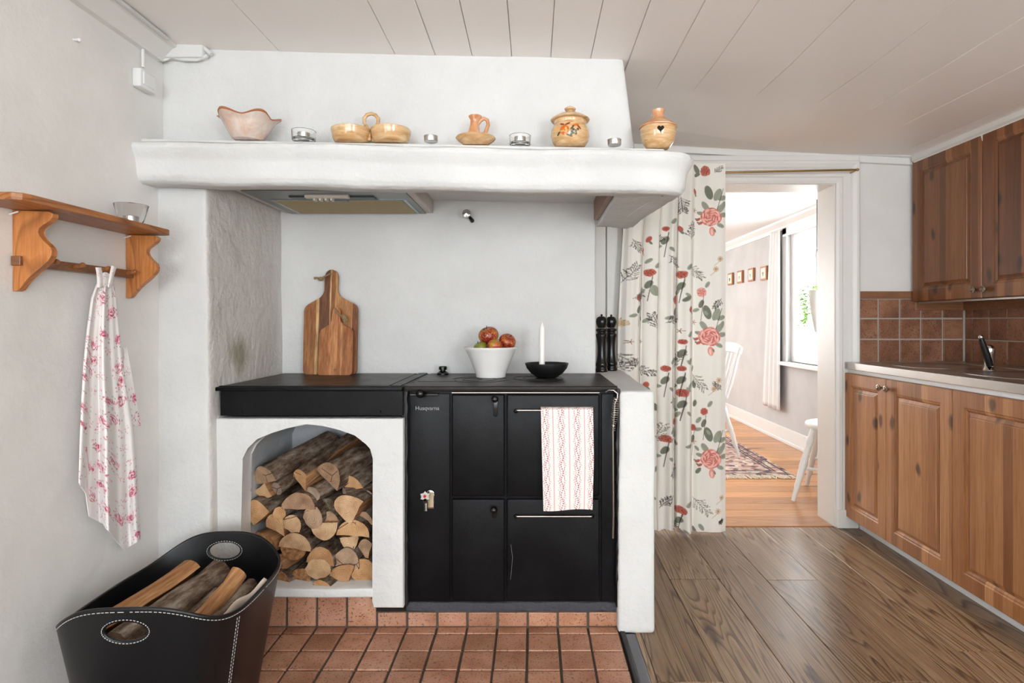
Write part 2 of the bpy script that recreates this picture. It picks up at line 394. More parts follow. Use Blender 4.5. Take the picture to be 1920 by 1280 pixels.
# vertex-coloured cloth
def cloth(name, rough=.9):
    m = M(name, rough=rough, spec=.15); a = m.n('ShaderNodeVertexColor'); a.layer_name = 'print'; m.l(a.outputs[0], m.b.inputs['Base Color'])
    m.bump(m.noise(m.coord(), 500, 2), .15, .002); 
    m.b.inputs['Sheen Weight'].default_value = .1
    return m
mCurtain = cloth('printed_curtain_cloth'); mTowelA = cloth('printed_towel_cloth'); mTowelB = cloth('striped_towel_cloth')
mSheer = M('white_sheer_cloth', rough=.9, col=(244, 244, 244))
def sheet(name, nu, nv, fn, mat, parent=None, paint=None, thick=.0015):
    """cloth sheet: fn(u,v)->xyz arrays (numpy), paint(u,v)->rgb arrays (linear)"""
    u, v = np.meshgrid(np.linspace(0, 1, nu), np.linspace(0, 1, nv)); co = np.stack(fn(u, v), -1).reshape(-1, 3).astype(np.float32)
    i = np.arange(nu*nv).reshape(nv, nu)
    q = np.stack([i[:-1, :-1], i[:-1, 1:], i[1:, 1:], i[1:, :-1]], -1).reshape(-1, 4)
    me = bpy.data.meshes.new(name); me.vertices.add(len(co)); me.vertices.foreach_set('co', co.ravel())
    me.loops.add(q.size); me.loops.foreach_set('vertex_index', q.ravel().astype(np.int32))
    me.polygons.add(len(q)); me.polygons.foreach_set('loop_start', (np.arange(len(q))*4).astype(np.int32))
    me.update(calc_edges=True); me.validate()
    me.polygons.foreach_set('use_smooth', np.ones(len(me.polygons), dtype=bool))
    if paint is not None:
        c = np.ones((nu*nv, 4), np.float32); c[:, :3] = paint(u, v).reshape(-1, 3)
        at = me.color_attributes.new('print', 'FLOAT_COLOR', 'POINT'); at.data.foreach_set('color', c.ravel())
    me.materials.append(mat.m)
    o = bpy.data.objects.new(name, me); COL.objects.link(o)
    if thick:
        md = o.modifiers.new('s', 'SOLIDIFY'); md.thickness = thick; md.offset = 0
    if parent: o.parent = parent
    return o
# ------------------------------------------------------------------ room constants
XL, XR, YB = -1.314, 2.363, 3.216
YR = -2.4
def ceil_z(x, y):
    t = min(max((y-2.08)/(YB-2.08), 0), 1)
    return (2.058-.025*x)*(1-t)+(2.134-.053*x)*t
# ------------------------------------------------------------------ floor
b = B(); b.box(-1.5, 2.6, YR-.1, YB+.2, -.12, -.012); flo = struct(b.build('floor', mGrout))
edges = [.366, .388, .594, .811, 1.014, 1.238, 1.45, 1.66, 1.872, 2.08, 2.3]
joints = {1: [1.83], 2: [2.56, .9], 3: [1.35], 4: [2.55, 1.83], 5: [1.1], 6: [2.0], 7: [1.4], 8: [2.4], 9: [1]}
for i in range(len(edges)-1):
    x0, x1 = edges[i], edges[i+1]; ys = sorted([YR, YB-.003]+joints.get(i, [])+[-.4])
    for y0, y1 in zip(ys, ys[1:]):
        b = B(); b.box(x0+.0008, x1-.0008, y0+.0008-(y0+y1)/2, y1-.0008-(y0+y1)/2, -.012, 0, .0015, 1)
        b.move((-(x0+x1)/2, 0, 0)); b.build('plank', mFloor, flo, loc=((x0+x1)/2, (y0+y1)/2, 0))
# left of the hearth strip, near the camera (outside the frame): planks too
for i in range(8):
    x0 = XL+.21*i; x1 = min(x0+.21, .366)
    b = B(); b.box(-(x1-x0)/2+.0008, (x1-x0)/2-.0008, -1.55, 1.55, -.012, 0, .0015, 1); b.build('plank', mFloor, flo, loc=((x0+x1)/2, -.82, 0))
# ------------------------------------------------------------------ tiled hearth
TP = .1103
hearth = thing('tiled_hearth', 'brown square tiled hearth floor with raised tile plinth before the stove', 'hearth', (0, 2.0, 0))
b = B(); b.box(XL, .31, -1.27, .157, -.012, -.003); b.box(XL, .31, .150, .3, -.003, .060); b.box(XL, -.58, .155, .3, .055, .135)
b.build('grout_bed', mGrout, hearth)
def rtile(wx, wy, th, m, parent, loc, axis='z'):
    g = .0042; b = B()
    if axis == 'z': b.box(-wx/2+g, wx/2-g, -wy/2+g, wy/2-g, -th, 0, .0025, 2)
    elif axis == 'y': b.box(-wx/2+g, wx/2-g, -th, 0, -wy/2+g, wy/2-g, .0025, 2)
    else: b.box(-th, 0, -wx/2+g*.7, wx/2-g*.7, -wy/2+g*.7, wy/2-g*.7, .0025, 2)
    j = lambda s: random.uniform(-s, s)
    o = b.build('tile', m, parent, loc=Vector(loc)+Vector((j(.0006), j(.0006), j(.0006))))
    o.rotation_euler = (j(.004), j(.004), j(.004)); return o
x = .31; col = 0
while x-TP > XL-.05:
    xa = max(x-TP, XL+.002); cx = (x+xa)/2; wx = x-xa
    y0 = .155
    rows = [.052, TP, TP, TP, TP, TP, TP, TP]
    for r in rows:
        rtile(wx, r, .012, mTile, hearth, (cx, y0-r/2, .004)); y0 -= r
    zt = .062 if cx > -.60 else .136
    rtile(wx, zt-.004, .012, mTile, hearth, (cx, .158, .004+(zt-.004)/2), 'y')
    x -= TP
b = B(); b.box(.312, .330, -1.27, .15, -.006, .009, .003); b.build('rubber_edge', mBlackMat, hearth)
b = B(); b.box(.330, .364, -1.27, .10, -.006, .006, .002); o = b.build('edge_strip', M('grey_metal_strip', rough=.4, col=(104, 104, 108), metal=.6), hearth); o['label'] = 'grey metal edging strip'
# ------------------------------------------------------------------ walls of the kitchen
def wall_left():
    b = B(); ys = [(YR-.1, -1.4, 0, 2.3), (-.1, 3.4, 0, 2.3), (-1.4, -.1, 0, .7), (-1.4, -.1, 2.0, 2.3)]
    for y0, y1, z0, z1 in ys: b.gridbox(XL-.12, XL, y0, y1, z0, z1, .08, .001, .0025, 3)
    return struct(b.build('wall_left', mWall, smooth=True))
wl = wall_left()
b = B(); b.box(XR, XR+.12, YR-.1, YB+.18, 0, 2.3); wr = struct(b.build('wall_right', mWallB))
b = B()
for x0, x1, z0, z1 in ((-1.5, -1.3, 0, 2.3), (.6, 1.3, 0, 2.3), (2.2, 2.5, 0, 2.3), (-1.3, .6, 0, .67), (-1.3, .6, 2.03, 2.3), (1.3, 2.2, 0, .67), (1.3, 2.2, 2.03, 2.3)):
    b.box(x0, x1, YR-.12, YR, z0, z1)
struct(b.build('wall_rear', mWallB))
DX0, DX1, DZ, YB2 = .62, 1.652, 1.878, 3.40
b = B(); b.box(-1.5, DX0, YB, YB2, 0, 2.3); b.box(DX1, 2.5, YB, YB2, 0, 2.3); b.box(DX0, DX1, YB, YB2, DZ, 2.3)
wb = struct(b.build('wall_back', mWallB))
def window(n, o, u, v, wd, ht, panes=2, depth=.05):
    """timber window in opening: o lower left, u along, v outward normal"""
    o, u, v = Vector(o), Vector(u), Vector(v); z = Vector((0, 0, 1)); b = B()
    def bar(a0, a1, z0, z1): b.prism([(a0, z0), (a1, z0), (a1, z1), (a0, z1)], o, u, z, v, depth, .004)
    t = .05
    bar(0, t, 0, ht); bar(wd-t, wd, 0, ht); bar(t, wd-t, 0, t); bar(t, wd-t, ht-t, ht)
    for i in range(1, panes): bar(wd*i/panes-.035, wd*i/panes+.035, t, ht-t)
    w_ = struct(b.build('window_%d' % n, mWhite))
    for i in range(panes):
        b2 = B(); a0 = wd*i/panes+.03; a1 = wd*(i+1)/panes-.03
        b2.prism([(a0, t), (a1, t), (a1, ht-t), (a0, ht-t)], o+v*.02, u, z, v, .004); b2.build('pane', mGlass, w_)
    return w_
window(1, (XL-.02, -1.4, .7), (0, 1, 0), (-1, 0, 0), 1.3, 1.3)
window(2, (-1.3, YR-.02, .67), (1, 0, 0), (0, -1, 0), 1.9, 1.36, 3)
window(3, (1.3, YR-.02, .67), (1, 0, 0), (0, -1, 0), .9, 1.36, 2)
# ceiling: painted boards running away from the camera
b = B(); rings = []
for y in (YR-.1, 2.08, YB+.3):
    rings.append(b.ring([(-1.5, y, ceil_z(-1.5, y)+.014), (2.5, y, ceil_z(2.5, y)+.014), (2.5, y, 2.4), (-1.5, y, 2.4)]))
b.skin(rings); cei = struct(b.build('ceiling', mCeil))
# board joints measured along the ceiling
def cx_at(px, py): # point on near ceiling plane
    z = 2.055; Y = F*(z-CH)/(CY-py); return (px-CX)*Y/F
js = [-1.32, -1.16]
x = -1.16
js = [-1.5, -.90, -.49, -.348, -.217, -.077, .062, .203, .34, .495, .647, .914, 1.197, 1.45, 1.707, 1.976, 2.15, 2.363]
for i, (xa, xb) in enumerate(zip(js, js[1:])):
    b = B(); xa += .0004; xb -= .0004; rings = []
    dz = random.uniform(-.0012, .0012)
    for y in (YR, -.6, .8, 2.08, 2.6, YB):
        r = []
        for xx, up in ((xa, 1), (xa, 0), (xa+.0016, -1), (xb-.0016, -1), (xb, 0), (xb, 1)):
            z = ceil_z(xx, y)+dz+{1: .014, 0: .004, -1: 0}[up]; r.append((xx, y, z))
        rings.append(b.ring(r))
    b.skin(rings); b.build('board', mCeil, cei)
# cornice on the back wall and right wall
def bar_between(b, p0, p1, prof):
    """prof list of (out, down) offsets; out direction given"""
    pass
b = B(); rings = []
for x in (.3, 1.0, 2.0, 2.10, XR):
    z = ceil_z(x, YB); rings.append(b.ring([(x, YB+.01, z+.01), (x, YB-.035, z+.01), (x, YB-.035, z-.006), (x, YB-.022, z-.012), (x, YB-.018, z-.045), (x, YB, z-.048), (x, YB+.01, z-.048)]))
b.skin(rings); struct(b.build('trim_1', mTrim))
b = B(); rings = []
for y in (YR, 2.08, 2.6, YB-.035):
    z = ceil_z(XR, y); rings.append(b.ring([(XR, y, z+.01), (2.05, y, z+.018), (2.05, y, z-.012), (2.062, y, z-.02), (2.066, y, z-.05), (XR, y, z-.05)]))
b.skin(rings); struct(b.build('trim_2', mTrim))
# ------------------------------------------------------------------ doorway: jamb lining, casing
b = B()
b.box(DX1-.004, DX1+.016, YB-.004, YB2+.004, 0, DZ+.016, .002); b.box(DX0-.016, DX0+.004, YB-.004, YB2+.004, 0, DZ+.016, .002); b.box(DX0, DX1, YB-.004, YB2+.004, DZ-.004, DZ+.016, .002)
door = struct(b.build('door_1', mTrim))
def casing(parent):
    prof = [(0, .0), (0, .018), (.012, .024), (.030, .024), (.038, .014), (.080, .014), (.088, .022), (.098, .026), (.106, .030), (.118, .030), (.126, .024), (.130, .0)]
    # right leg: width along +X from DX1
    b = B()
    def leg(x, sgn, z0, z1):
        rings = []
        for z, ex in ((z0, 0), (z1, 1)):
            rings.append(b.ring([(x+sgn*a, YB-d, z+ex*a) for a, d in prof]))
        b.skin(rings)
    leg(DX1, 1, .905, DZ)
    b.build('casing', mTrim, parent)
    b = B(); leg2 = [(0, 0), (0, .018), (.012, .024), (.030, .024), (.038, .014), (.044, .014), (.044, 0)]
    b.skin([b.ring([(DX1+a, YB-d, z) for a, d in leg2]) for z in (.1, .905)])
    b.box(DX1-.002, DX1+.118, YB-.03, YB, 0, .10, .006); b.box(DX1+.04, DX1+.10, YB-.015, YB, .09, .905)
    b.build('casing_foot', mTrim, parent)
    b = B(); leg(DX0, -1, 0, DZ); b.build('casing', mTrim, parent)
    b = B(); rings = []
    for x, s_ in ((DX0, -1), (DX1, 1)): rings.append(b.ring([(x+s_*a, YB-d, DZ+a) for a, d in prof]))
    b.skin(rings); b.build('casing', mTrim, parent)
casing(door)
# boarded strip of wall between chimney and doorway
b = B(); b.box(.28, .395, YB-.02, YB, 0, 2.02, .004); b.box(.40, .487, YB-.02, YB, 0, 2.02, .004); struct(b.build('trim_3', mTrim))
# head board over the doorway (thin ledge line above casing)
b = B(); b.box(.45, 1.775, YB-.026, YB, 2.0, 2.03, .006); struct(b.build('trim_4', mTrim))
# ------------------------------------------------------------------ wall tiles and wooden tile capping
x0 = P(1607, 600, YB).x
def tilebase(name): pass
b = B(); b.box(x0, XR, YB-.006, YB, .90, 1.25); b.build('grout', mGroutL, wb)
b = B(); b.box(XR-.006, XR, 1.2, YB-.006, .90, 1.25); b.build('grout', mGroutL, wr)
TW = .1165
gx = [x0, P(1645, 0, YB).x, P(1685, 0, YB).x, P(1724.5, 0, YB).x, P(1765, 0, YB).x, XR-.004]
gz = [.902, CH-(636-CY)*YB/F, CH-(597-CY)*YB/F, 1.25]
for xa, xb in zip(gx, gx[1:]):
    for za, zb in zip(gz, gz[1:]):
        rtile(xb-xa, zb-za, .008, mTileW, wb, ((xa+xb)/2, YB-.003, (za+zb)/2), 'y')
B().box(XR-.017, XR-.0045, YB-.017, YB-.0045, .902, 1.186, .003).build('corner_grout', mGroutL, wr)
y = YB-.018; first = True
while y > 1.2:
    wd = .055 if first else TW; first = False
    for za, zb in zip(gz, gz[1:]): rtile(wd, zb-za, .008, mTileW, wr, (XR-.003, y-wd/2, (za+zb)/2), 'x')
    y -= wd
b = B(); b.box(x0, 2.085, YB-.016, YB, 1.250, 1.290, .003); struct(b.build('trim_5', mTrimW))
b = B(); b.box(2.085, XR-.01, YB-.016, YB, 1.186, 1.234, .003); b.box(XR-.018, XR, 1.2, YB-.016, 1.186, 1.234, .003); struct(b.build('trim_6', mTrimW))
# ------------------------------------------------------------------ plastered chimney
fp = thing('chimney_fireplace', 'white plastered chimney breast with deep mantel, cooking niche and arched wood store', 'fireplace', (0, 0, 0))
def brw(c):
    if c.x > .2: c.x += -(c.z-1.70)*.125
    c.z = min(c.z, 2.2); return c
b = B(); b.gridbox(XL-.01, .369, 2.08, YB, 1.685, 2.16, .035, .022, .006, 3, brw); b.build('chimney_breast', mPl, fp, smooth=True, ang=80)
b = B(); b.gridbox(XL-.01, .283, 2.66, YB, 0, 1.75, .05, .012, .004, 3); b.build('niche_back_wall', mPl, fp, smooth=True, ang=80)
def pilw(c):
    if c.x > -1.2: c.x -= (c.z-.9)*.012
    return c
b = B(); b.gridbox(XL-.01, -1.137, 2.055, 2.70, 0, 1.72, .03, .014, .004, 4, pilw)
for f in b.bm.faces:
    f.normal_update()
    if f.normal.x > .6: f.material_index = 1
b.build('side_pillar', [mPl, mRough], fp, smooth=True, ang=80)
# mantel: profile swept along the front, round the corner and back along the right side
prof = [(-.085, .0), (-.02, -.004), (-.004, .004), (.006, .022), (.010, .060), (.014, .085), (.028, .112), (.034, .130), (.030, .146), (.012, .153), (-.02, .166), (-.11, .172), (-.11, .10)]
def mz(x): return -.0195*(x-XL)
path = []
x = XL-.01
while x < .44: path.append((Vector((x, 1.948, 0)), Vector((0, -1, 0)))); x += .022
for i in range(9):
    a = PI/2*i/8; c0 = Vector((.44, 2.018, 0)); d = Vector((math.sin(a), -math.cos(a), 0)); path.append((c0+d*.07, d))
y = 2.04
while y <= 2.70: path.append((Vector((.51-(y-2.0)*.09, y, 0)), Vector((1, 0, 0)))); y += .022
pp = []   # denser profile
for (a, b_), (c, d) in zip(prof, prof[1:]):
    for t in (0, .33, .66): pp.append((a+(c-a)*t, b_+(d-b_)*t))
pp.append(prof[-1])
b = B(); rings = []
for p, d in path:
    r = []
    for o_, z in pp:
        q = p+d*o_+Vector((0, 0, 1.586+z*.86)); q.z += mz(q.x)
        q += d*(noise.noise(q*4)*.008+noise.noise(q*16)*.003+noise.noise(q*45)*.0012); q.z += noise.noise(q*4+Vector((5, 5, 5)))*.005+noise.noise(q*25)*.0015
        r.append(q)
    rings.append(b.ring(r))
b.skin(rings); b.build('mantel_shelf', mPl, fp, smooth=True, ang=60)
mMantelIn = 0
b = B()
def tops(c): c.z += mz(c.x); return c
b.gridbox(XL-.01, .44, 1.965, 2.72, 1.690, 1.7365, .06, .006, .001, 4, tops); b.build('mantel_top', mPl, fp, smooth=True)
b = B(); b.gridbox(.29, .46, 2.0, 2.69, 1.589, 1.70, .05, .006, .003, 4, tops); b.build('mantel_return', mPl, fp, smooth=True)
# arched wood store front
SY = 2.10
def arch_pts(n=24):
    # opening outline in (x,z): left bottom up, arch, right bottom
    L, R = P(452, 0, SY).x, P(698, 0, SY).x
    pts_px = [(452, 858), (462, 838), (482, 823), (510, 808), (540, 799), (575, 795), (605, 795), (635, 802), (665, 816), (688, 830), (697, 840), (699, 860)]
    return [(L, .169)]+[(P(a, b_, SY).x, P(a, b_, SY).z) for a, b_ in pts_px]+[(R, .169)]
ap = arch_pts()
zt = .775; xR = P(756, 0, SY).x
outer = [(-1.16, .139), (-1.16, zt), (xR, zt), (xR, .097), (ap[-1][0]+.002, .097)]
b = B(); b.prism(outer+list(reversed(ap[1:-1]+[(ap[-1][0], .12)]))+[(ap[0][0], .139)], (0, SY, 0), (1, 0, 0), (0, 0, 1), (0, 1, 0), .07, .006, 3)
b.build('arched_front', mPl, fp, smooth=True)
b = B()
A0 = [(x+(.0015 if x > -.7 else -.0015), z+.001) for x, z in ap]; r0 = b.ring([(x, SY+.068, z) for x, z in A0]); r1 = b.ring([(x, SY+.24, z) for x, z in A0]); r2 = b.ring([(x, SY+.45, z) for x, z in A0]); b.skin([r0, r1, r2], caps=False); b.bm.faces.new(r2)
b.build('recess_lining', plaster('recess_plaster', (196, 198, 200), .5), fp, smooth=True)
b = B(); b.gridbox(-1.2, ap[-1][0]+.005, SY-.006, SY+.46, .137, .1685, .03, .006, .002, 6); b.build('recess_sill', mPl, fp, smooth=True)
def lww(c):
    if c.x > .37: c.x += (c.y-2.11)*.03
    if c.x < .37: c.x += (.8-c.z)*-.006
    return c
b = B(); b.gridbox(.309, .438, 2.108, YB-.02, 0, .872, .03, .014, .004, 5, lww); b.build('low_side_wall', mPl, fp, smooth=True, ang=80)
b = B(); b.gridbox(-.47, .312, 2.148, 2.25, .058, .094, .015, .006, .006, 14); b.build('cement_joint', mCement, fp, smooth=True)
b = B(); b.gridbox(-.476, -.455, 2.125, 2.3, .09, .89, .015, .004, .004, 30); b.build('stove_joint', mBlackMat, fp, smooth=True)
b = B(); b.gridbox(.300, .314, 2.118, 2.3, .09, .88, .015, .004, .006, 30); b.build('stove_joint', mBlackMat, fp, smooth=True)
# ------------------------------------------------------------------ wood stove
GY = 2.145
st = thing('wood_stove', 'black cast iron wood burning cooker with four doors between white plaster walls', 'stove', (0, 0, 0))
def px2(x, y, Y=GY): p = P(x, y, Y); return p.x, p.z
xa, za = px2(762, 1130); xb, zb = px2(1158, 735)
b = B(); b.box(xa, xb, GY+.012, 2.62, za, .872, .002); b.build('body', mIron, st)
def panel(x0, x1, y0, y1, Y0=GY-.004, th=.018, bev=.006):
    a, z1 = px2(x0, y0); c, z0 = px2(x1, y1); b = B(); b.box(a, c, Y0, Y0+th, z0, z1, bev, 3); return b
panel(765, 843, 738, 1128, GY+.002, .014, .002).build('side_panel', mIron, st, smooth=True)
panel(1128, 1156, 738, 1128, GY+.002, .014, .002).build('side_panel', mIron, st, smooth=True)
d1 = panel(847, 946, 739, 930).build('fire_door', mIron, st, smooth=True)
d2 = panel(847, 946, 935, 1127).build('ash_door', mIron, st, smooth=True)
d3 = panel(950, 1124, 739, 930).build('oven_door', mIron, st, smooth=True)
d4 = panel(950, 1124, 935, 1127).build('lower_oven_door', mIron, st, smooth=True)
def latch(parent, x, y, L):
    c = P(x, y, GY-.03); b = B(); b.sphere(c, .013); b.tube([c, c+Vector((0, .028, 0))], .006, 10); b.build('knob', mBlack, parent, smooth=True)
    b = B(); b.prism([(math.cos(t)*.008, math.sin(t)*.008 - (L if math.sin(t) < 0 else 0)) for t in [2*PI*i/20 for i in range(20)]], (c.x+.001, GY-.014, c.z-.006), (1, 0, 0), (0, 0, 1), (0, 1, 0), .010, .002); b.build('latch_plate', mBlack, parent, smooth=True)
latch(d1, 928, 748, .052); latch(d2, 926, 956, .022)
def rail(parent, y):
    p0, p1 = P(970, y, GY-.03), P(1108, y, GY-.03)
    b = B(); b.tube([p0+Vector((-.006, .024, -.004)), p0+Vector((-.005, .006, -.002)), p0, p0+Vector((.01, 0, 0)), p1+Vector((-.01, 0, 0)), p1, p1+Vector((.005, .006, -.002)), p1+Vector((.006, .024, -.004))], .0036, 10); b.build('towel_rail', mNickel, parent, smooth=True)
    b = B()
    for p, s_ in ((p0, -1), (p1, 1)): b.sphere(p+Vector((s_*.006, .022, -.006)), .0085, 12, 8)
    b.build('rail_mount', mBlack, parent, smooth=True)
rail(d3, 769); rail(d4, 968)
# damper slide and knob at top of left panel, lettering, lock
b = B(); xq0, zq = px2(768, 739); xq1, _ = px2(822, 739); b.box(xq0, xq1, GY-.004, GY+.004, zq-.006, zq+.004, .002); o = b.build('air_slide', mBlack, st)
c = P(788, 738, GY-.03); b = B(); b.sphere(c, .016, 18, 12); b.tube([c, c+Vector((0, .03, 0))], .006, 10); b.build('slide_knob', mBlack, o, smooth=True)
c = P(801, 767, GY-.0005); text_mesh('lettering', 'Husqvarna', .0205, M('silver_lettering', rough=.4, col=(150, 150, 150)), st, (c.x, GY+.0012, c.z-.003), (PI/2, 0, 0))
lx, lz = px2(807, 935)
ring = [(math.cos(t)*.0135, math.sin(t)*.0135 + (.020 if math.sin(t) >= 0 else -.027)) for t in [2*PI*(i+.5)/24 for i in range(24)]]
ring = [(math.cos(PI*i/12)*.0145, .018+math.sin(PI*i/12)*.0145) for i in range(13)]+[(-.0145, -.036), (.0145, -.036)]
b = B(); b.prism(ring, (lx, GY-.002, lz), (1, 0, 0), (0, 0, 1), (0, 1, 0), .006, .002); lk = b.build('draught_plate', mChrome, st, smooth=True)
b = B(); b.prism([(a*.72, z*.82) for a, z in ring], (lx+.001, GY-.0035, lz), (1, 0, 0), (0, 0, 1), (0, 1, 0), .003); b.build('plate_inlay', M('aged_cream_metal', rough=.45, metal=.6, col=(196, 178, 148)), lk)
b = B(); b.tube([(lx-.012, GY-.022, lz-.036), (lx-.012, GY-.022, lz-.006)], .0075, 14); b.build('draught_lever', mChrome, lk, smooth=True)
b = B(); b.tube([(lx-.013, GY-.034, lz+.002), (lx-.013, GY-.004, lz+.002)], .009, 14); b.build('lever_cap', M('brown_bakelite', rough=.3, col=(40, 26, 22)), lk, smooth=True)
star = [(math.cos(PI/2+PI*i/6)*(.019 if i % 2 == 0 else .012), math.sin(PI/2+PI*i/6)*(.019 if i % 2 == 0 else .012)) for i in range(12)]
b = B(); b.prism(star, (lx-.014, GY-.034, lz+.018), (1, 0, 0), (0, 0, 1), (0, 1, 0), .004, .001); sw = b.build('star_handwheel', M('pale_cast_metal', rough=.35, metal=.7, col=(205, 205, 200)), st)
b = B(); b.tube([(lx-.014, GY-.037, lz+.020), (lx-.014, GY-.032, lz+.020)], .0055, 14); b.build('red_dot', mRed, sw)
# paint scratch on the lower oven door
b = B(); b.tube([P(958, 1020, GY-.0045), P(961, 1045, GY-.0045), P(959, 1070, GY-.0045), P(957, 1086, GY-.0045)], .0003, 5); b.build('scratch', mStitch, d4)
# cooktop
xe0, xe1 = P(757, 0, 2.11).x, P(1157, 0, 2.11).x
ZT = .890
b = B(); b.box(xe0, xe1+.002, 2.112, 2.655, ZT-.019, ZT, .005, 3); top = b.build('cooktop', mIronTop, st, smooth=True)
for (a, y, r) in ((.02, 2.42, .105), (-.215, 2.36, .115)):
    for rr, dz in ((r, .0), (r*.62, .0)):
        b = B(); b.lathe([(rr-.004, .0), (rr-.004, .0022), (rr, .0022), (rr, 0)], (a, y, ZT-.0008), 40, caps=False); b.build('hotplate_ring', mIronTop, top, smooth=True)
    b = B(); b.lathe([(.001, .0), (.001, .002), (.010, .002), (.012, 0)], (a, y, ZT-.0006), 18, caps=False); b.build('hotplate_hub', mIron, top)
b = B()
for dx in (-.36,): b.box(dx-.09, dx+.05, 2.28, 2.36, ZT-.001, ZT+.0015, .001)
b.build('cover_plate', mIronTop, top)
b = B(); c = P(831, 700, 2.60); b.lathe([(.026, 0), (.026, .006), (.016, .014), (.012, .016), (.012, .020), (.018, .022), (.018, .034), (.014, .037), (.001, .037)], (c.x, 2.59, ZT), 24)
b.build('damper_knob', mBlack, st, smooth=True)
b = B(); b.box(P(847, 0, GY).x, P(1124, 0, GY).x, GY-.003, GY+.006, P(0, 736.6, GY).z, P(0, 735, GY).z, .0004); b.build('top_edge_strip', mNickel, st)
# iron worktop left of the stove
iw = thing('iron_worktop', 'flat black iron worktop with deep apron over the wood store', 'worktop', (0, 0, 0))
b = B(); b.box(P(404, 0, 2.10).x, xe0-.003, 2.095, 2.655, ZT-.016, ZT-.002, .003); b.build('top_plate', mIron, iw, smooth=True)
b = B(); b.box(-1.125, xe0-.06, 2.13, 2.65, ZT-.004, ZT+.0005, .001); b.build('inset_plate', mIronTop, iw)
b = B(); b.box(xe0-.050, xe0-.012, 2.115, 2.65, ZT-.003, ZT+.002, .001); b.box(-1.13, xe0-.055, 2.107, 2.125, ZT-.003, ZT+.0015, .001); b.build('border_strip', mIron, iw)
b = B(); b.box(P(413, 0, 2.098).x, P(755, 0, 2.098).x, 2.098, 2.112, P(0, 779, 2.1).z, ZT-.015, .002); ap_ = b.build('apron', mIron, iw)
for q in (453, 714):
    c = P(q, 771, 2.098); b = B(); b.sphere(c, .004, 10, 6); b.build('bolt', mIron, iw, smooth=True)
# ------------------------------------------------------------------ cooker hood under the mantel
hz = 1.614
hd = thing('cooker_hood', 'grey metal cooker hood with yellowed filter under the mantel', 'cooker hood', (0, 0, 0))
hx0, hx1 = P(535, 0, 2.655).x, P(812, 0, 2.655).x
def hpt(x, y): Y = F*(hz-CH)/(CY-y); return (x-CX)*Y/F, Y
b = B(); b.prism([(hx0, 2.17), (hx1, 2.17), (hx1, 2.655), (hx0, 2.655)], (0, 0, hz), (1, 0, 0), (0, 1, 0), (0, 0, 1), .07, .003); b.build('housing', M('pale_hood_edge', rough=.5, col=(196, 186, 178)), hd)
mHood = M('hood_grey', rough=.35, metal=.3, col=(120, 124, 124)); mHoodD = M('hood_dark_line', rough=.4, col=(50, 62, 66))
b = B(); b.box(hx0+.03, hx1-.03, 2.19, 2.65, hz-.004, hz+.001, .001); b.build('frame', mHood, hd)
b = B(); b.box(hx0+.07, hx1-.055, 2.34, 2.635, hz-.0065, hz-.003, .001); fl = b.build('filter_frame', M('steel_edge', rough=.25, metal=.8, col=(150, 165, 170)), hd)
mFil = M('yellowed_filter', rough=.8, col=(176, 160, 122)); mFil.bump(mFil.noise(mFil.coord(), 200, 2), .5, .003)
b = B(); b.box(hx0+.085, hx1-.07, 2.35, 2.622, hz-.0085, hz-.004); b.build('filter', mFil, fl)
b = B(); b.box(-.95, -.62, 2.275, 2.325, hz-.010, hz-.002, .002); b.build('light_strip', mHoodD, hd)
b = B(); b.box(-.88, -.71, 2.25, 2.275, hz-.016, hz-.002, .004); cp = b.build('control_strip', M('cream_plastic', rough=.5, col=(214, 204, 192)), hd)
for i in range(4):
    b = B(); b.box(-.85+i*.022, -.842+i*.022, 2.262, 2.29, hz-.024, hz-.010, .001); b.build('button', M('ivory_plastic', rough=.5, col=(226, 220, 208)), cp)
b = B(); b.box(-.81, -.74, 2.33, 2.36, hz-.012, hz-.006, .002); b.build('filter_catch', mHood, fl)
# board in the gap at the right end under the mantel
o = tag(B().box(.268, .2885, 2.05, 2.60, 1.572, 1.66, .002).build('wooden_board', mTrimW), 'weathered board lodged in dark gap under the right end of the mantel', 'board')
# wall damper pull on the niche wall
dk = thing('damper_pull', 'round chrome damper pull with black stem on the niche wall', 'damper pull', P(884, 412, 2.65))
b = B(); b.lathe([(.001, 0), (.017, .002), (.020, .010), (.017, .020), (.001, .024)], (0, 0, 0), 20); b.rot(PI/2, 'X').move((-.017, -.035, .020)); b.build('pull_cap', mChrome, dk, smooth=True)
b = B(); b.tube([(-.016, -.032, .018), (-.006, -.018, .008), (.001, -.006, 0), (.003, .004, -.004)], [.006, .007, .009, .010], 10); b.build('stem', mBlack, dk, smooth=True)
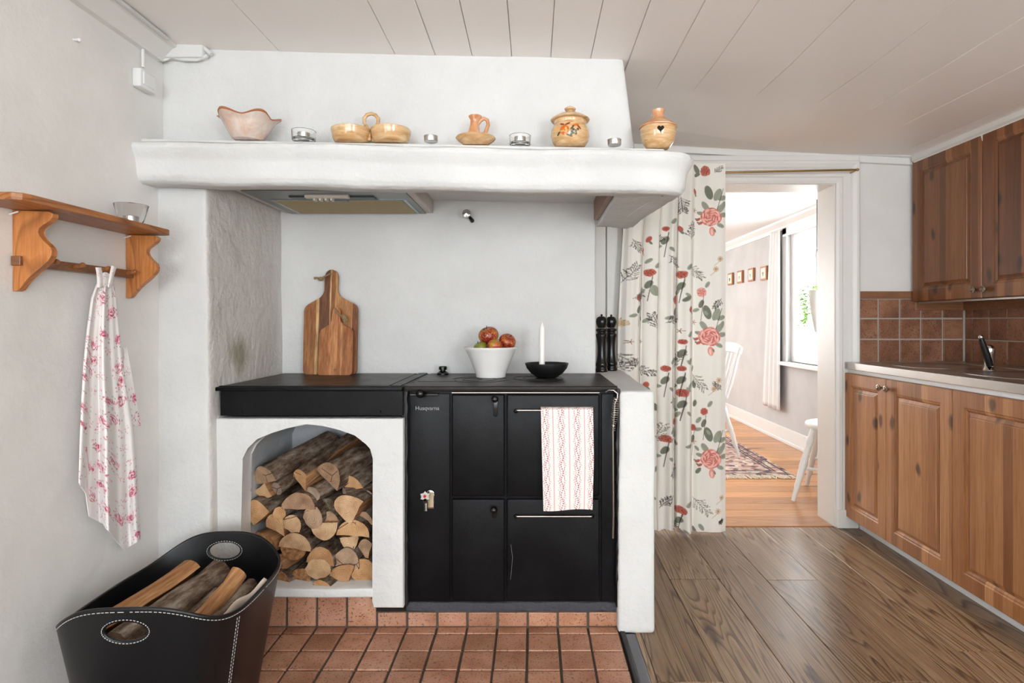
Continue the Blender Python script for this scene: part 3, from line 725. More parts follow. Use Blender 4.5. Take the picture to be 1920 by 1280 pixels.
# ------------------------------------------------------------------ firewood in the arched store
def log(prof, L, mats, label, loc, yaw, pitch, roll=0, taper=.96, curve=0, cat='log', grp='firewood logs stacked in the arched store', bark_from=None):
    """prof: list of (x,z,isbark) outline of the front face; log runs along local +Y"""
    b = B(); n = len(prof); rings = []; NS = 7
    seed = random.uniform(0, 50)
    for s_ in range(NS):
        t = s_/(NS-1); k = 1-(1-taper)*t; r = []
        off = Vector((curve*math.sin(PI*t), 0, curve*.4*math.sin(2*PI*t)))
        for (x, z, bk) in prof:
            p = Vector((x*k, L*t, z*k))+off
            q = Vector((x*20, t*6, z*20+seed)); p += Vector((noise.noise(q), 0, noise.noise(q+Vector((4, 4, 4)))))*(.006 if bk else .003)
            r.append(p)
        rings.append(b.ring(r))
    for a, c in zip(rings, rings[1:]):
        for i in range(n):
            j = (i+1) % n
            f = b.bm.faces.new((a[i], a[j], c[j], c[i])); f.material_index = 0 if (prof[i][2] and prof[j][2]) else 2
    f = b.bm.faces.new(list(reversed(rings[0]))); f.material_index = 1
    f = b.bm.faces.new(rings[-1]); f.material_index = 1
    o = b.build('firewood_log', mats, smooth=True, ang=55)
    o.location = loc; o.rotation_euler = (pitch, roll, yaw)
    return tag(o, label, cat, grp)
def prof_round(r, sx=1, n=18): return [(math.cos(2*PI*i/n)*r*sx*(1+.05*math.sin(3*i)), math.sin(2*PI*i/n)*r*(1+.05*math.cos(2*i)), True) for i in range(n)]
def prof_arc(w_, h, rot, n=11, kind='half'):
    """half: flat side plus arc; wedge: apex plus arc (flat sides split). w_ across, h height, rot degrees"""
    pts = []
    if kind == 'half':
        for i in range(n+1):
            a = PI*i/n; pts.append((math.cos(a)*w_/2, math.sin(a)*h-h*.45, True))
        for i in range(1, 4): pts.append((-w_/2+w_*i/4, -h*.45+random.uniform(-.002, .002), False))
    else:
        for i in range(n+1):
            a = PI*.12+PI*.76*i/n; pts.append((math.cos(a)*w_/2/math.cos(PI*.12), (math.sin(a)-.3)*h*.45+.1*h, True))
        pts.append((-w_*.22, -h*.2, False)); pts.append((0, -h*.58, False)); pts.append((w_*.22, -h*.2, False))
    c, s_ = math.cos(math.radians(rot)), math.sin(math.radians(rot))
    return [(x*c-z*s_, x*s_+z*c, k) for x, z, k in pts]
W3 = [mBark, mCut, mSplit]; G3 = [mBark, mCutGrey, mSplit]
# (crop x, crop y, width, height, kind, rot, recess Y, yaw, pitch, length, mats, label)
LOGS = [
 (300, 418, 165, 92, 'half', 14, .05, -.55, .42, .34, G3, 'large bark-covered half log at top left of the firewood stack'),
 (302, 515, 112, 80, 'wedge', 170, .07, -.35, .15, .28, W3, 'small squarish split log just under the top left half log'),
 (384, 500, 62, 76, 'round', 0, .05, -.50, .55, .42, G3, 'long thin round branch slanting up to the stack top'),
 (526, 440, 92, 140, 'wedge', 10, .05, -.45, .52, .36, W3, 'downward pointing split log with bright face near the stack top'),
 (702, 408, 165, 120, 'half', -38, .04, -.55, .35, .34, G3, 'biggest dark-barked log at top right of the stack'),
 (830, 468, 118, 80, 'half', 18, .07, -.40, .25, .3, W3, 'orange-faced split log below the biggest top right log'),
 (905, 548, 88, 84, 'wedge', 10, .09, -.25, .1, .3, G3, 'grey-faced wedge log against the right side, upper part'),
 (600, 530, 96, 76, 'round', 0, .04, -.60, .36, .24, G3, 'lichen-grey round log with a curled end below the stack top'),
 (785, 520, 66, 42, 'round', 0, .06, -1.2, .1, .16, G3, 'pale thin branch stub sticking out right of the curled log'),
 (510, 578, 190, 84, 'half', 2, .02, -.15, .05, .3, G3, 'wide grey-white half log with flat side down, upper centre'),
 (255, 630, 130, 120, 'half', 40, .03, -.30, .05, .3, W3, 'pale split log at the far left, middle height'),
 (392, 645, 74, 70, 'round', 0, .03, -.1, .05, .28, W3, 'small round log under the left end of the grey-white half log'),
 (378, 712, 105, 135, 'wedge', 35, .04, -.1, .0, .28, W3, 'knotted split log slanting beneath the small round log'),
 (475, 712, 118, 92, 'half', -32, .035, -.2, .0, .28, W3, 'brownish half log left of the hollow curled log'),
 (597, 672, 104, 120, 'round', 0, .02, -.2, .05, .3, G3, 'round log with dark split in its end, stack centre'),
 (675, 606, 108, 84, 'round', 0, .07, -.3, .1, .3, [mBark, mBark, mSplit], 'dark-ended round log just right of the stack centre'),
 (802, 608, 150, 140, 'half', 62, .02, -.25, .0, .3, W3, 'large pale half log standing on edge, right of centre'),
 (692, 676, 112, 62, 'half', 2, .045, -.2, .0, .28, W3, 'thin half log resting above the flat-topped centre log'),
 (666, 752, 148, 92, 'half', 184, .02, -.1, .0, .3, W3, 'flat-topped half log in the stack centre'),
 (840, 738, 180, 88, 'half', -2, .02, -.1, .0, .3, W3, 'bright half log with dark heart spot, right side'),
 (905, 676, 98, 66, 'half', -4, .06, -.15, .0, .28, W3, 'half log against the right side above the bright one'),
 (816, 826, 104, 76, 'half', 188, .04, -.1, .0, .28, W3, 'small flat-topped log beneath the bright half log'),
 (914, 858, 80, 122, 'wedge', 10, .04, -.1, .0, .28, G3, 'grey narrow split log against the right side, lower part'),
 (492, 818, 180, 84, 'half', -6, .02, -.15, .0, .3, W3, 'broad tan half log left of the centre, flat side down'),
 (478, 884, 150, 76, 'half', 176, .045, -.15, .0, .3, [mBark, mSplit, mSplit], 'darker half log directly below the broad tan one'),
 (646, 906, 150, 92, 'half', -8, .015, -.1, .0, .3, W3, 'half log capping the big round log'),
 (796, 918, 152, 104, 'half', -6, .03, -.15, .0, .3, G3, 'rough grey-pink log above the quarter log'),
 (628, 982, 142, 112, 'round', 0, .015, -.1, .0, .3, W3, 'big round bright log low in the stack centre'),
 (776, 1012, 150, 118, 'wedge', 20, .02, -.12, .0, .3, W3, 'pale quarter log near the bottom right'),
 (895, 990, 136, 132, 'round', 0, .03, -.1, .0, .3, W3, 'orange round log in the bottom right corner'),
 (524, 1032, 124, 104, 'round', 0, .03, -.35, .0, .3, [mBark, mSplit, mSplit], 'dark round log with ring centre, bottom left of centre'),
 (644, 1090, 128, 66, 'half', 6, -.012, -.2, .0, .24, W3, 'lowest small half log poking over the front sill'),
 (392, 945, 96, 88, 'wedge', 60, .05, -.3, .0, .28, [mBark, mSplit, mSplit], 'rough split log beside the leather basket, low left'),
 (398, 1046, 120, 92, 'half', 35, .03, -.5, .0, .3, [mBark, mSplit, mSplit], 'split yellowish log at the bottom left corner'),
 (300, 830, 160, 120, 'round', 0, .06, -.5, .1, .32, [mSplit, mSplit, mSplit], 'big red-brown debarked log behind the leather basket'),
 (270, 960, 140, 130, 'round', 0, .08, -.2, .0, .3, W3, 'log mostly hidden behind the leather basket'),
 (700, 820, 80, 70, 'round', 0, .11, -.1, .0, .26, [mBark, mBark, mSplit], 'dark log recessed right of the stack centre'),
 (560, 745, 80, 80, 'round', 0, .11, -.1, .0, .26, [mBark, mBark, mSplit], 'dark log recessed left of the flat-topped log'),
 (450, 960, 90, 80, 'round', 0, .11, -.1, .0, .26, [mBark, mBark, mSplit], 'dark log recessed above the dark round bottom log'),
 (870, 620, 80, 70, 'round', 0, .13, -.1, .0, .26, [mBark, mBark, mSplit], 'dark log recessed behind the large pale half log'),
 (480, 640, 70, 60, 'round', 0, .12, -.1, .0, .26, [mBark, mBark, mSplit], 'dark log recessed below the grey-white half log'),
 (690, 240+90, 110, 96, 'round', 0, .22, -.4, .3, .2, [mBark, mBark, mSplit], 'dark log end at the back behind the downward pointing log'),
]
for (x, y, ww, hh, kind, rt, rec, yaw, pit, L, mats, lab) in LOGS:
    Yl = SY+.035+rec; c = P(400+x/3.2, 760+y/3.2, Yl); k = Yl/F/3.2*1.13
    if kind == 'round': pr = prof_round(hh/2*k, ww/hh)
    else: pr = prof_arc(ww*k, hh*k*1.02, rt, kind=kind)
    log(pr, min(L, .40-rec), mats, lab, c, yaw*.8, pit*.55)
# ------------------------------------------------------------------ leather basket
bc = Vector((-.998, 1.672, 0)); BR = .05
bk = thing('firewood_basket', 'black leather firewood basket with white stitching and oval hand holes', 'basket', bc, BR)
def brim(th):
    s_ = math.sin(th); e = abs(s_)**4.2
    return .362+.070*e-(.016*abs(math.cos(th)) if math.cos(th) < 0 else -.008)*(1-e)
def bpt(th, t):
    """t 0 bottom .. 1 rim"""
    k = .74+.26*t; a, b_ = .232*k, .262*(.82+.18*t); n = 2.0/3.0
    c, s_ = math.cos(th), math.sin(th)
    if s_ < 0: n = .56
    x = a*math.copysign(abs(c)**n, c); y = b_*math.copysign(abs(s_)**n, s_)
    return Vector((x, y, .012+(brim(th)-.012)*t))
b = B(); NT = 420; NZ = 64; rings = []
for i in range(NZ+1): rings.append(b.ring([bpt(2*PI*k/NT, (i/NZ)) for k in range(NT)]))
b.skin(rings, caps=False); b.bm.faces.new(list(reversed(rings[0])))
# hand holes: drop the faces inside the oval and snap the edge onto it
HA, HB, HZ = .050, .0255, .372
def inside(p): return (p.x/HA)**2+((p.z-HZ)/HB)**2 < 1
dead = [f for f in b.bm.faces if len(f.verts) == 4 and abs(f.calc_center_median().y) > .12 and inside(f.calc_center_median())]
bmesh.ops.delete(b.bm, geom=dead, context='FACES')
for e_ in b.bm.edges:
    if e_.is_boundary:
        for v_ in e_.verts:
            p_ = v_.co
            if abs(p_.x) < .07 and .33 < p_.z < .41 and abs(p_.y) > .12 and not v_.tag:
                k_ = 1/math.sqrt((p_.x/HA)**2+((p_.z-HZ)/HB)**2+1e-9)
                if .75 < k_ < 1.35: p_.x *= k_; p_.z = HZ+(p_.z-HZ)*k_; v_.tag = True
body = b.build('basket_body', mLeather, bk, smooth=True, ang=60)
md = body.modifiers.new('s', 'SOLIDIFY'); md.thickness = .006; md.offset = -1
hz_ = .372
# stitching: short raised thread dashes below the rim, round the holes and down the seams
b = B()
def dash(p, q, r=.0011): b.tube([p, q], r, 4, caps=True)
def outp(th, dz, out=.0012):
    p = bpt(th, 1); r = brim(th); t = (r+dz)/r; p = bpt(th, t); n_ = Vector((p.x, p.y, 0)).normalized(); return p+n_*out
# arc-length even dashes on the rim
ths = [2*PI*k/900 for k in range(901)]; pts = [outp(t, -.010) for t in ths]; L = 0; last = 0; on = True; start = pts[0]; si = 0
for i in range(1, len(pts)):
    L += (pts[i]-pts[i-1]).length
    if L-last > (.0055 if on else .0025):
        if on: dash(start, pts[i])
        on = not on; last = L; start = pts[i]
def ysurf(x, z, sgn):
    best = None
    for k in range(200):
        th = (PI/2*sgn)+(-.9+1.8*k/199); r = brim(th); p = bpt(th, (z-.012)/(r-.012)); 
        if best is None or abs(p.x-x) < abs(best.x-x): best = p
    return best.y
for sgn in (1, -1):
    for k in range(0, 80, 2):
        q = []
        for kk in (k, k+1.1):
            a = 2*PI*kk/80; x, z = math.cos(a)*.056, math.sin(a)*.0305+hz_; y = ysurf(x, z, sgn)
            q.append(Vector((x, y-.0008 if sgn < 0 else y-.0072, z)))
        dash(*q)
for th in (-.40, -.36, -2.7, .62, 2.55):
    for i in range(34):
        t0 = i/34; r = brim(th); p = bpt(th, .03+t0*.92); q = bpt(th, .03+(t0+.018)*.92); n_ = Vector((p.x, p.y, 0)).normalized()*.001; dash(p+n_, q+n_, .0009)
b.build('stitching', mStitch, bk)
# firewood standing in the basket
def stick(p0, p1, prof, mats, label, cat='log'):
    p0, p1 = Vector(p0)+Vector((-.043, 0, .006)), Vector(p1)+Vector((-.043, 0, .006)); d = p1-p0
    o = log(prof, d.length, mats, label, p0, 0, 0, curve=.008, cat=cat, grp='firewood in the leather basket')
    o.rotation_euler = d.to_track_quat('Y', 'Z').to_euler(); return o
stick((-1.115, 1.50, .30), (-1.005, 1.80, .365), prof_arc(.07, .055, 0, kind='wedge'), [mSplit, mCut, mSplit], 'pale split log lying leftmost in the basket')
stick((-1.02, 1.50, .285), (-.915, 1.80, .35), prof_round(.040, 1.05), [mBark, mCutGrey, mSplit], 'dark bark-covered log lying in the middle of the basket')
stick((-.905, 1.50, .25), (-.83, 1.74, .37), prof_round(.026), [mSplit, mCut, mSplit], 'red-brown barkless branch at the right of the basket')
stick((-.875, 1.50, .26), (-.80, 1.76, .33), prof_round(.022), [mBark, mCutGrey, mSplit], 'greyish thin branch at the right of the basket')
stick((-.96, 1.50, .262), (-.88, 1.72, .32), prof_arc(.05, .04, 30), [mBark, mCut, mSplit], 'split log with lichen between the middle and right branches')
for i, (x, y) in enumerate(((-1.06, 1.60), (-.95, 1.58), (-.86, 1.62), (-1.0, 1.72))):
    stick((x-.02, 1.50, .05), (x+.04, 1.76, .18+.02*i), prof_round(.045), W3, ['log seen through the near hand hole on the left', 'log low in the middle of the basket', 'log low at the right of the basket', 'lowest log at the back of the basket'][i])
stick((-1.02, 1.455, .36-.06), (-.99, 1.60, .20), prof_arc(.05, .04, 50), [mSplit, mCut, mSplit], 'orange split stick behind the near hand hole')
def paperfn(u, v):
    x = -.885+.10*u+.01*np.sin(v*5); y = 1.54+.17*u+.03*v; z = .300+.070*u-.05*v+.006*np.sin(u*14+v*3); return x, y, z
tag(sheet('newspaper_piece', 20, 8, paperfn, M('cream_paper', rough=.8, col=(206, 190, 172))), 'torn cream paper scrap tucked by the basket right rim', 'paper')
# ------------------------------------------------------------------ wall shelf with pegs
sh = thing('wall_shelf', 'pine wall shelf with scalloped brackets and peg rail on left wall', 'shelf', (XL, 1.65, 1.2))
def L_(p): return Vector(p)-Vector((XL, 1.65, 1.2))
b = B(); z0 = 1.402-1.2
b.prism([(.004, -.30), (.112, -.30), (.128, -.288), (.134, -.27), (.134, .245), (.128, .262), (.112, .268), (.004, .268)], (0, 0, z0), (1, 0, 0), (0, 1, 0), (0, 0, 1), .018, .002); b.build('shelf_board', mShelfB, sh)
bp = [(85, 190), (330, 200), (355, 213), (352, 238), (330, 264), (285, 288), (262, 308), (254, 335), (262, 362), (285, 392), (315, 415), (338, 438), (347, 465), (343, 495), (322, 530), (285, 565), (235, 605), (195, 640), (160, 680), (130, 722), (110, 731), (88, 731)]
poly = []
for x, y in bp:
    p = P(x/3.556, 340+y/3.556, 1.478); poly.append((p.x-XL-.002, p.z-1.2))
x_off = min(p[0] for p in poly); poly = [(x-x_off+.001, z) for x, z in poly]; zt_ = max(z for x, z in poly); poly = [(x, z-zt_+z0) for x, z in poly]
br = []
for yb in (1.478, 1.889):
    b = B(); b.prism(poly, (0, yb-1.65, 0), (1, 0, 0), (0, 0, 1), (0, 1, 0), .02, .0015); o = b.build('bracket', mShelfW, sh)
    cb = B(); cb.tube([(.062, yb-1.65-.01, z0-.098), (.062, yb-1.65+.010, z0-.098)], .0068, 20); cut(o, [cb])
    b = B(); b.tube([(.064, yb-1.65+.003, z0-.0985), (.064, yb-1.65+.012, z0-.0985)], .0048, 16); b.build('dowel', M('pale_dowel', rough=.6, col=(226, 196, 160)), o)
    b = B(); b.tube([(-.001, yb-1.65-.006, z0-.012), (.022, yb-1.65-.006, z0-.005)], .0022, 8); b.build('screw', mWhite, sh)
b = B(); b.box(.004, .028, 1.470-1.65, 1.893-1.65, 1.262-1.2, 1.286-1.2, .002); rl = b.build('peg_rail', mTrimW, sh)
for yb in (1.555, 1.645, 1.745, 1.860):
    b = B(); b.tube([(.026, yb-1.65, .075), (.040, yb-1.65, .077), (.052, yb-1.65, .080), (.056, yb-1.65, .0805)], [.006, .0055, .0075, .005], 12); b.build('peg', mShelfB, rl, smooth=True)
# ------------------------------------------------------------------ glass and tealights
def tealight(loc, label, parent=None, cat='candle', group=None, r=.0195, h=.017):
    if parent is None: t = thing('tealight', label, cat, loc, 0, group)
    else:
        t = bpy.data.objects.new('tealight', None); COL.objects.link(t); t.location = loc; t.parent = parent
    b = B(); b.lathe([(.001, 0), (r-.001, 0), (r, .002), (r, h), (r+.0006, h), (r-.001, h), (r-.001, h-.004), (.001, h-.004)], seg=28, caps=False); b.build('cup', mAlu, t, smooth=True)
    b = B(); b.lathe([(.001, h-.006), (r-.0015, h-.006), (r-.0015, h-.0035), (.001, h-.0035)], seg=24); b.build('wax', mWax, t, smooth=True)
    b = B(); b.tube([(0, 0, h-.004), (.0006, 0, h+.002)], .0006, 6); b.build('wick', mBlackMat, t)
    return t
def holder(loc, r0, r1, h, label, tl_label, th=.003, tr=.0195, thh=.017, fl=.006, sq=False):
    g = thing('glass_holder', label, 'candle holder', loc)
    b = B(); b.lathe([(.001, 0), (r0-.003, 0), (r0, .003), (r1, h-.001), (r1-.001, h), (r1-th, h-.001), (r0-th, fl+.001), (r0-th-.002, fl), (.001, fl)], seg=36); b.build('glass_cup', mGlass, g, smooth=True)
    tealight(Vector(loc)+Vector((0, 0, fl+.0006)), tl_label, r=tr, h=thh)
    return g
holder((-1.244, 1.815, 1.4205), .030, .047, .062, 'clear flared glass candle holder standing on pine wall shelf', 'silver tealight inside the flared glass on the pine shelf', .0022, .021, .022, .004)
def mtop(x, y): return 1.7375+mz(x)+.001
def MP(px, Y): Y -= .018; x = (px-CX)*Y/F; return Vector((x, Y, mtop(x, Y)))
c = MP(569.5, 1.99); holder(c, .038, .040, .034, 'low round glass candle holder right of the scalloped bowl', 'silver tealight in the glass holder by the scalloped bowl', .0035, .0195, .019, .007)
c = MP(975, 1.99); holder(c, .035, .037, .032, 'low round glass candle holder right of the ceramic candlestick', 'silver tealight in the glass holder by the ceramic candlestick', .0035, .0195, .019, .007)
tealight(MP(808, 1.968), 'bare silver tealight between double dish and ceramic candlestick', h=.018, r=.0225)
tealight(MP(1152, 1.968), 'bare silver tealight between lidded jar and heart-holed pot', h=.018, r=.0225)
# ------------------------------------------------------------------ mantel ceramics
c = MP(465, 1.99)
sb = thing('scalloped_bowl', 'pink glazed pottery bowl with wavy flared rim at mantel left end', 'bowl', c, .3)
def wav(p, a, r, z):
    k = max(0, (z-.012)/.062); s_ = math.sin(5*a+.6); kk = 1+.10*s_*k**2; return Vector((p.x*kk, p.y*kk*.82, z+.007*s_*k**2))
pr = [(.001, 0), (.045, 0), (.050, .004), (.062, .025), (.075, .048), (.083, .064), (.093, .071), (.0945, .074), (.091, .0755), (.080, .068), (.071, .050), (.058, .028), (.045, .008), (.001, .006)]
b = B(); b.lathe(pr, seg=80, fn=wav); b.build('bowl_body', mCerPink, sb, smooth=True)
b = B(); b.lathe([(.0915, .0700), (.0965, .0735), (.0935, .0775), (.0890, .0745), (.0915, .0700)], seg=80, fn=wav, caps=False); b.build('rim', mCerRim, sb, smooth=True)
c = MP(696, 1.998)
tw = thing('double_dish', 'tan stoneware double dish joined by a tall looped handle', 'dish', c)
for sx in (-1, 1):
    b = B(); b.lathe([(.001, 0), (.050, 0), (.056, .004), (.062, .016), (.066, .036), (.067, .044), (.065, .0455), (.063, .043), (.059, .018), (.052, .008), (.001, .007)], (sx*.0665, 0, 0), 40); b.build('dish', mCerTan, tw, smooth=True)
b = B(); pts = [(-.004, -.006, .006), (-.005, -.004, .035), (-.013, 0, .052), (-.023, 0, .068), (-.0235, 0, .084), (-.014, 0, .096), (0, 0, .100), (.014, 0, .096), (.0235, 0, .084), (.023, 0, .068), (.013, 0, .052), (.005, .004, .035), (.004, .006, .006)]
b.tube(pts, .0062, 10); b.build('loop_handle', mCerTan, tw, smooth=True)
c = MP(892, 1.995)
ck = thing('ceramic_candlestick', 'tan ceramic chamberstick with saucer and curled side handle', 'candlestick', c)
mCerO = ceramic('orange_glaze', (196, 124, 74), (216, 160, 116), (226, 196, 172))
b = B(); b.lathe([(.001, 0), (.038, 0), (.045, .004), (.062, .016), (.067, .022), (.0655, .024), (.056, .018), (.03, .012), (.001, .012)], seg=40); b.build('saucer', mCerTan, ck, smooth=True)
b = B(); b.lathe([(.001, .010), (.030, .011), (.025, .030), (.019, .048), (.015, .066), (.015, .084), (.022, .0945), (.0225, .097), (.018, .0965), (.012, .090), (.010, .07), (.001, .068)], (-.003, 0, 0), 28, fn=lambda p, a, r, z: p+Vector((-.006*(1-z/.08), 0, 0))); b.build('candle_socket', mCerO, ck, smooth=True)
b = B(); b.tube([(.004, 0, .064), (.014, 0, .080), (.027, 0, .090), (.039, 0, .084), (.042, 0, .068), (.034, 0, .045), (.024, 0, .026), (.018, 0, .014)], [.005, .006, .0065, .0065, .0065, .0065, .007, .007], 10); b.build('handle', mCerO, ck, smooth=True)
b = B()
for i in range(5): b.sphere((-.010+.004*(i % 3), -.024+.001*i, .026+.004*(i//2)), .003, 8, 6)
b.build('berry_relief', M('dark_glaze_berry', rough=.3, col=(96, 66, 46)), ck, smooth=True)
c = MP(1069, 2.0)
jr = thing('lidded_jar', 'round tan lidded pottery jar painted with orange fruit and grapes', 'jar', c)
b = B(); b.lathe([(.001, 0), (.044, 0), (.050, .003), (.060, .018), (.0655, .038), (.063, .056), (.056, .070), (.053, .076), (.055, .082), (.055, .086), (.050, .086), (.048, .078), (.05, .06), (.05, .01), (.001, .01)], seg=48); jb = b.build('jar_body', mCerTan, jr, smooth=True)
b = B(); b.lathe([(.001, .0885), (.052, .0865), (.0645, .089), (.066, .092), (.060, .096), (.040, .108), (.018, .116), (.010, .118), (.0095, .122), (.018, .126), (.0195, .130), (.012, .135), (.003, .137), (.0025, .1395), (.001, .140)], seg=48); b.build('lid', mCerTan, jr, smooth=True)
def jsurf(a, z): # a angle from front, radius at z
    zs = [.003, .018, .038, .056, .070]; rs = [.050, .060, .0655, .063, .056]; r = float(np.interp(z, zs, rs))+.0004; return Vector((r*math.sin(a), -r*math.cos(a), z))
def decal(parent, name, mat, ca, cz, ra, rz, rot=0, n=16):
    b = B(); ce = b.bm.verts.new(jsurf(ca, cz)+Vector((0, -.0004, 0))); vs = []
    for k in range(n):
        t = 2*PI*k/n; x, z = math.cos(t)*ra, math.sin(t)*rz; x, z = x*math.cos(rot)-z*math.sin(rot), x*math.sin(rot)+z*math.cos(rot); vs.append(b.bm.verts.new(jsurf(ca+x/.064, cz+z)))
    for k in range(n): b.bm.faces.new((ce, vs[k], vs[(k+1) % n]))
    return b.build(name, mat, parent, smooth=True)
mOr = M('painted_orange', rough=.2, col=(206, 104, 30)); mGr = M('painted_green', rough=.2, col=(84, 84, 54)); mBrn = M('painted_rust', rough=.2, col=(150, 66, 30)); mYe = M('painted_yellow', rough=.2, col=(228, 176, 100))
decal(jb, 'painted_fruit', mOr, -.36, .040, .0165, .0155); decal(jb, 'painted_highlight', mYe, -.32, .042, .007, .009)
for (a, z) in ((.02, .034), (.12, .030), (.22, .036), (.10, .040), (.24, .028), (.0, .026), (.34, .042)): decal(jb, 'painted_grape', mGr, a, z, .0042, .0042)
for (a, z, r1, r2, rt, m_) in ((-.2, .060, .010, .0035, .4, mBrn), (-.5, .060, .010, .0035, -.3, mBrn), (.22, .056, .014, .004, .3, mOr), (.40, .050, .011, .0035, -.8, mBrn), (-.85, .045, .008, .012, 0, mYe), (-.7, .030, .009, .0035, .7, mGr), (-.1, .022, .012, .003, -.3, mGr), (.05, .047, .010, .003, .9, mGr)): decal(jb, 'painted_leaf', m_, a, z, r1, r2, rt, 12)
c = MP(1234, 2.0)
bh = thing('heart_holed_pot', 'tan pottery pot with flared neck and heart-shaped hole, right mantel end', 'pot', c)
b = B(); b.lathe([(.001, 0), (.034, 0), (.040, .004), (.052, .022), (.058, .044), (.0605, .066), (.0585, .070), (.052, .069), (.05, .05), (.04, .02), (.001, .012)], seg=48); pb = b.build('pot_body', mCerTan, bh, smooth=True)
b = B(); b.lathe([(.056, .069), (.0630, .0705), (.0635, .073), (.052, .083), (.034, .095), (.022, .104), (.018, .114), (.0205, .127), (.0215, .131), (.018, .131), (.015, .114), (.03, .095), (.05, .08), (.056, .069)], seg=48, caps=False); b.build('pot_top', mCerO, bh, smooth=True)
hp = []
for i in range(40):
    t = 2*PI*i/40; hp.append((.0085*(16*math.sin(t)**3)/16, .0085*(13*math.cos(t)-5*math.cos(2*t)-2*math.cos(3*t)-math.cos(4*t))/16))
b = B(); b.prism([(x*1.3, z*1.35) for x, z in hp], (-.004, -.0605, .051), (1, 0, 0), (0, 0, 1), (0, 1, 0), .006); b.build('heart_hole', M('dark_opening', rough=.9, col=(30, 18, 12)), pb)
# ------------------------------------------------------------------ things on the stove
def poly_px(pts, sx, ox, oy, Y, cx): 
    r = []
    for x, y in pts:
        p = P(ox+x/sx, oy+y/sx, Y); r.append((p.x-cx, p.z-ZT))
    return r
def rounded(pts, r, n=4):
    out = []; m_ = len(pts)
    for i in range(m_):
        p0, p1, p2 = Vector(pts[i-1]), Vector(pts[i]), Vector(pts[(i+1) % m_]); a = (p0-p1); c = (p2-p1); rr = min(r, a.length*.45, c.length*.45); a.normalize(); c.normalize()
        for k in range(n+1):
            t = k/n; q = (p1+a*rr)*(1-t)**2+p1*2*t*(1-t)+(p1+c*rr)*t*t; out.append((q.x, q.y))
    return out
def cboard(px_pts, Y, label, mat, thick, hole, r, lean):
    cx = P(540+(px_pts[0][0]+px_pts[-1][0])/2/5.82, 0, Y).x
    t = thing('cutting_board', label, 'cutting board', (cx, Y, ZT+.0005))
    pts = poly_px(px_pts, 5.82, 540, 490, Y, cx); zb_ = min(z for x, z in pts); pts = [(x, z-zb_) for x, z in pts]
    pts = rounded(pts, r)
    b = B(); b.prism(pts, (0, 0, 0), (1, 0, 0), (0, 0, 1), (0, 1, 0), thick, .002); b.rot(-lean, 'X'); o = b.build('board', mat, t)
    h = P(540+hole[0]/5.82, 490+hole[1]/5.82, Y); hx, hz2 = h.x-cx, h.z-ZT-zb_
    cb = B(); cb.tube([(hx, -.02, hz2), (hx, .04, hz2)], .0055, 16); cb.rot(-lean, 'X'); cut(o, [cb])
    return t, hx, hz2
t1, hx, hz2 = cboard([(160, 1225), (150, 482), (365, 356), (368, 130), (395, 80), (440, 64), (485, 80), (511, 130), (511, 352), (738, 468), (746, 1225)], 2.59, 'large paddle-shaped wooden cutting board leaning on the niche wall', mBoard, .016, (428, 122), .02, .09)
b = B(); b.tube([(hx+.002, .048, hz2+.002), (hx, .036, hz2), (hx-.010, .030, hz2-.006), (hx-.022, .026, hz2-.014), (hx-.036, .026, hz2-.022)], .0048, 8); b.sphere((hx-.038, .026, hz2-.023), .0095, 10, 8, (1.3, 1, 1)); b.tube([(hx-.04, .026, hz2-.022), (hx-.056, .028, hz2-.018), (hx-.068, .028, hz2-.020)], [.005, .004, .006], 8); b.build('rope', mRope, t1, smooth=True)
t2, hx, hz2 = cboard([(320, 1232), (325, 748), (455, 662), (460, 525), (480, 492), (506, 484), (535, 492), (551, 525), (549, 657), (690, 737), (693, 1232)], 2.555, 'small paddle-shaped wooden cutting board standing before the large one', mBoard2, .015, (497, 515), .012, .10)
b = B(); b.tube([(hx-.002, .032, hz2+.002), (hx, .020, hz2+.002), (hx+.012, .010, hz2-.014), (hx+.026, .008, hz2-.026), (hx+.040, .008, hz2-.032)], .005, 8); b.sphere((hx+.042, .008, hz2-.034), .011, 10, 8, (1.2, 1, 1)); b.tube([(hx+.044, .008, hz2-.04), (hx+.046, .006, hz2-.058)], [.007, .004], 8); b.tube([(hx+.048, .008, hz2-.04), (hx+.060, .006, hz2-.052)], [.006, .004], 8); b.build('rope', mRope, t2, smooth=True)
b = B(); b.lathe([(.0042, 0), (.0055, 0), (.0055, .0006), (.0042, .0006)], (0, 0, 0), 20, caps=False); b.rot(PI/2, 'X').move((.002, .0015, .022)); b.build('brand_mark', mBlackMat, t2)
# fruit bowl
c = Vector((-.178, 2.46, ZT+.001))
fb = thing('fruit_bowl', 'white conical porcelain bowl heaped with apples on the stove', 'bowl', c)
b = B(); b.lathe([(.001, 0), (.060, 0), (.0625, .003), (.0625, .012), (.070, .030), (.088, .076), (.105, .112), (.113, .123), (.113, .126), (.108, .126), (.098, .110), (.080, .072), (.060, .026), (.050, .015), (.001, .014)], seg=64); b.build('bowl_body', mPorc, fb, smooth=True)
mAp = M('red_green_apple_skin', rough=.3, spec=.5); v = mAp.coord(scale=(1, 1, .6), rand=True)
n1 = mAp.noise(v, 22, 4, .7); sp1 = mAp.noise(v, 260, 2, .5)
cc_ = mAp.ramp(n1, [(.32, (150, 132, 44)), (.44, (180, 96, 40)), (.54, (142, 34, 22)), (.75, (92, 18, 16))])
cc_ = mAp.mix(cc_, mAp.ramp(sp1, [(.60, (255, 255, 255)), (.68, (255, 240, 190))]), .0); mAp.col(mAp.mix(cc_, srgb(226, 178, 96), mAp.ramp(sp1, [(.58, (0, 0, 0)), (.66, (255, 255, 255))])))
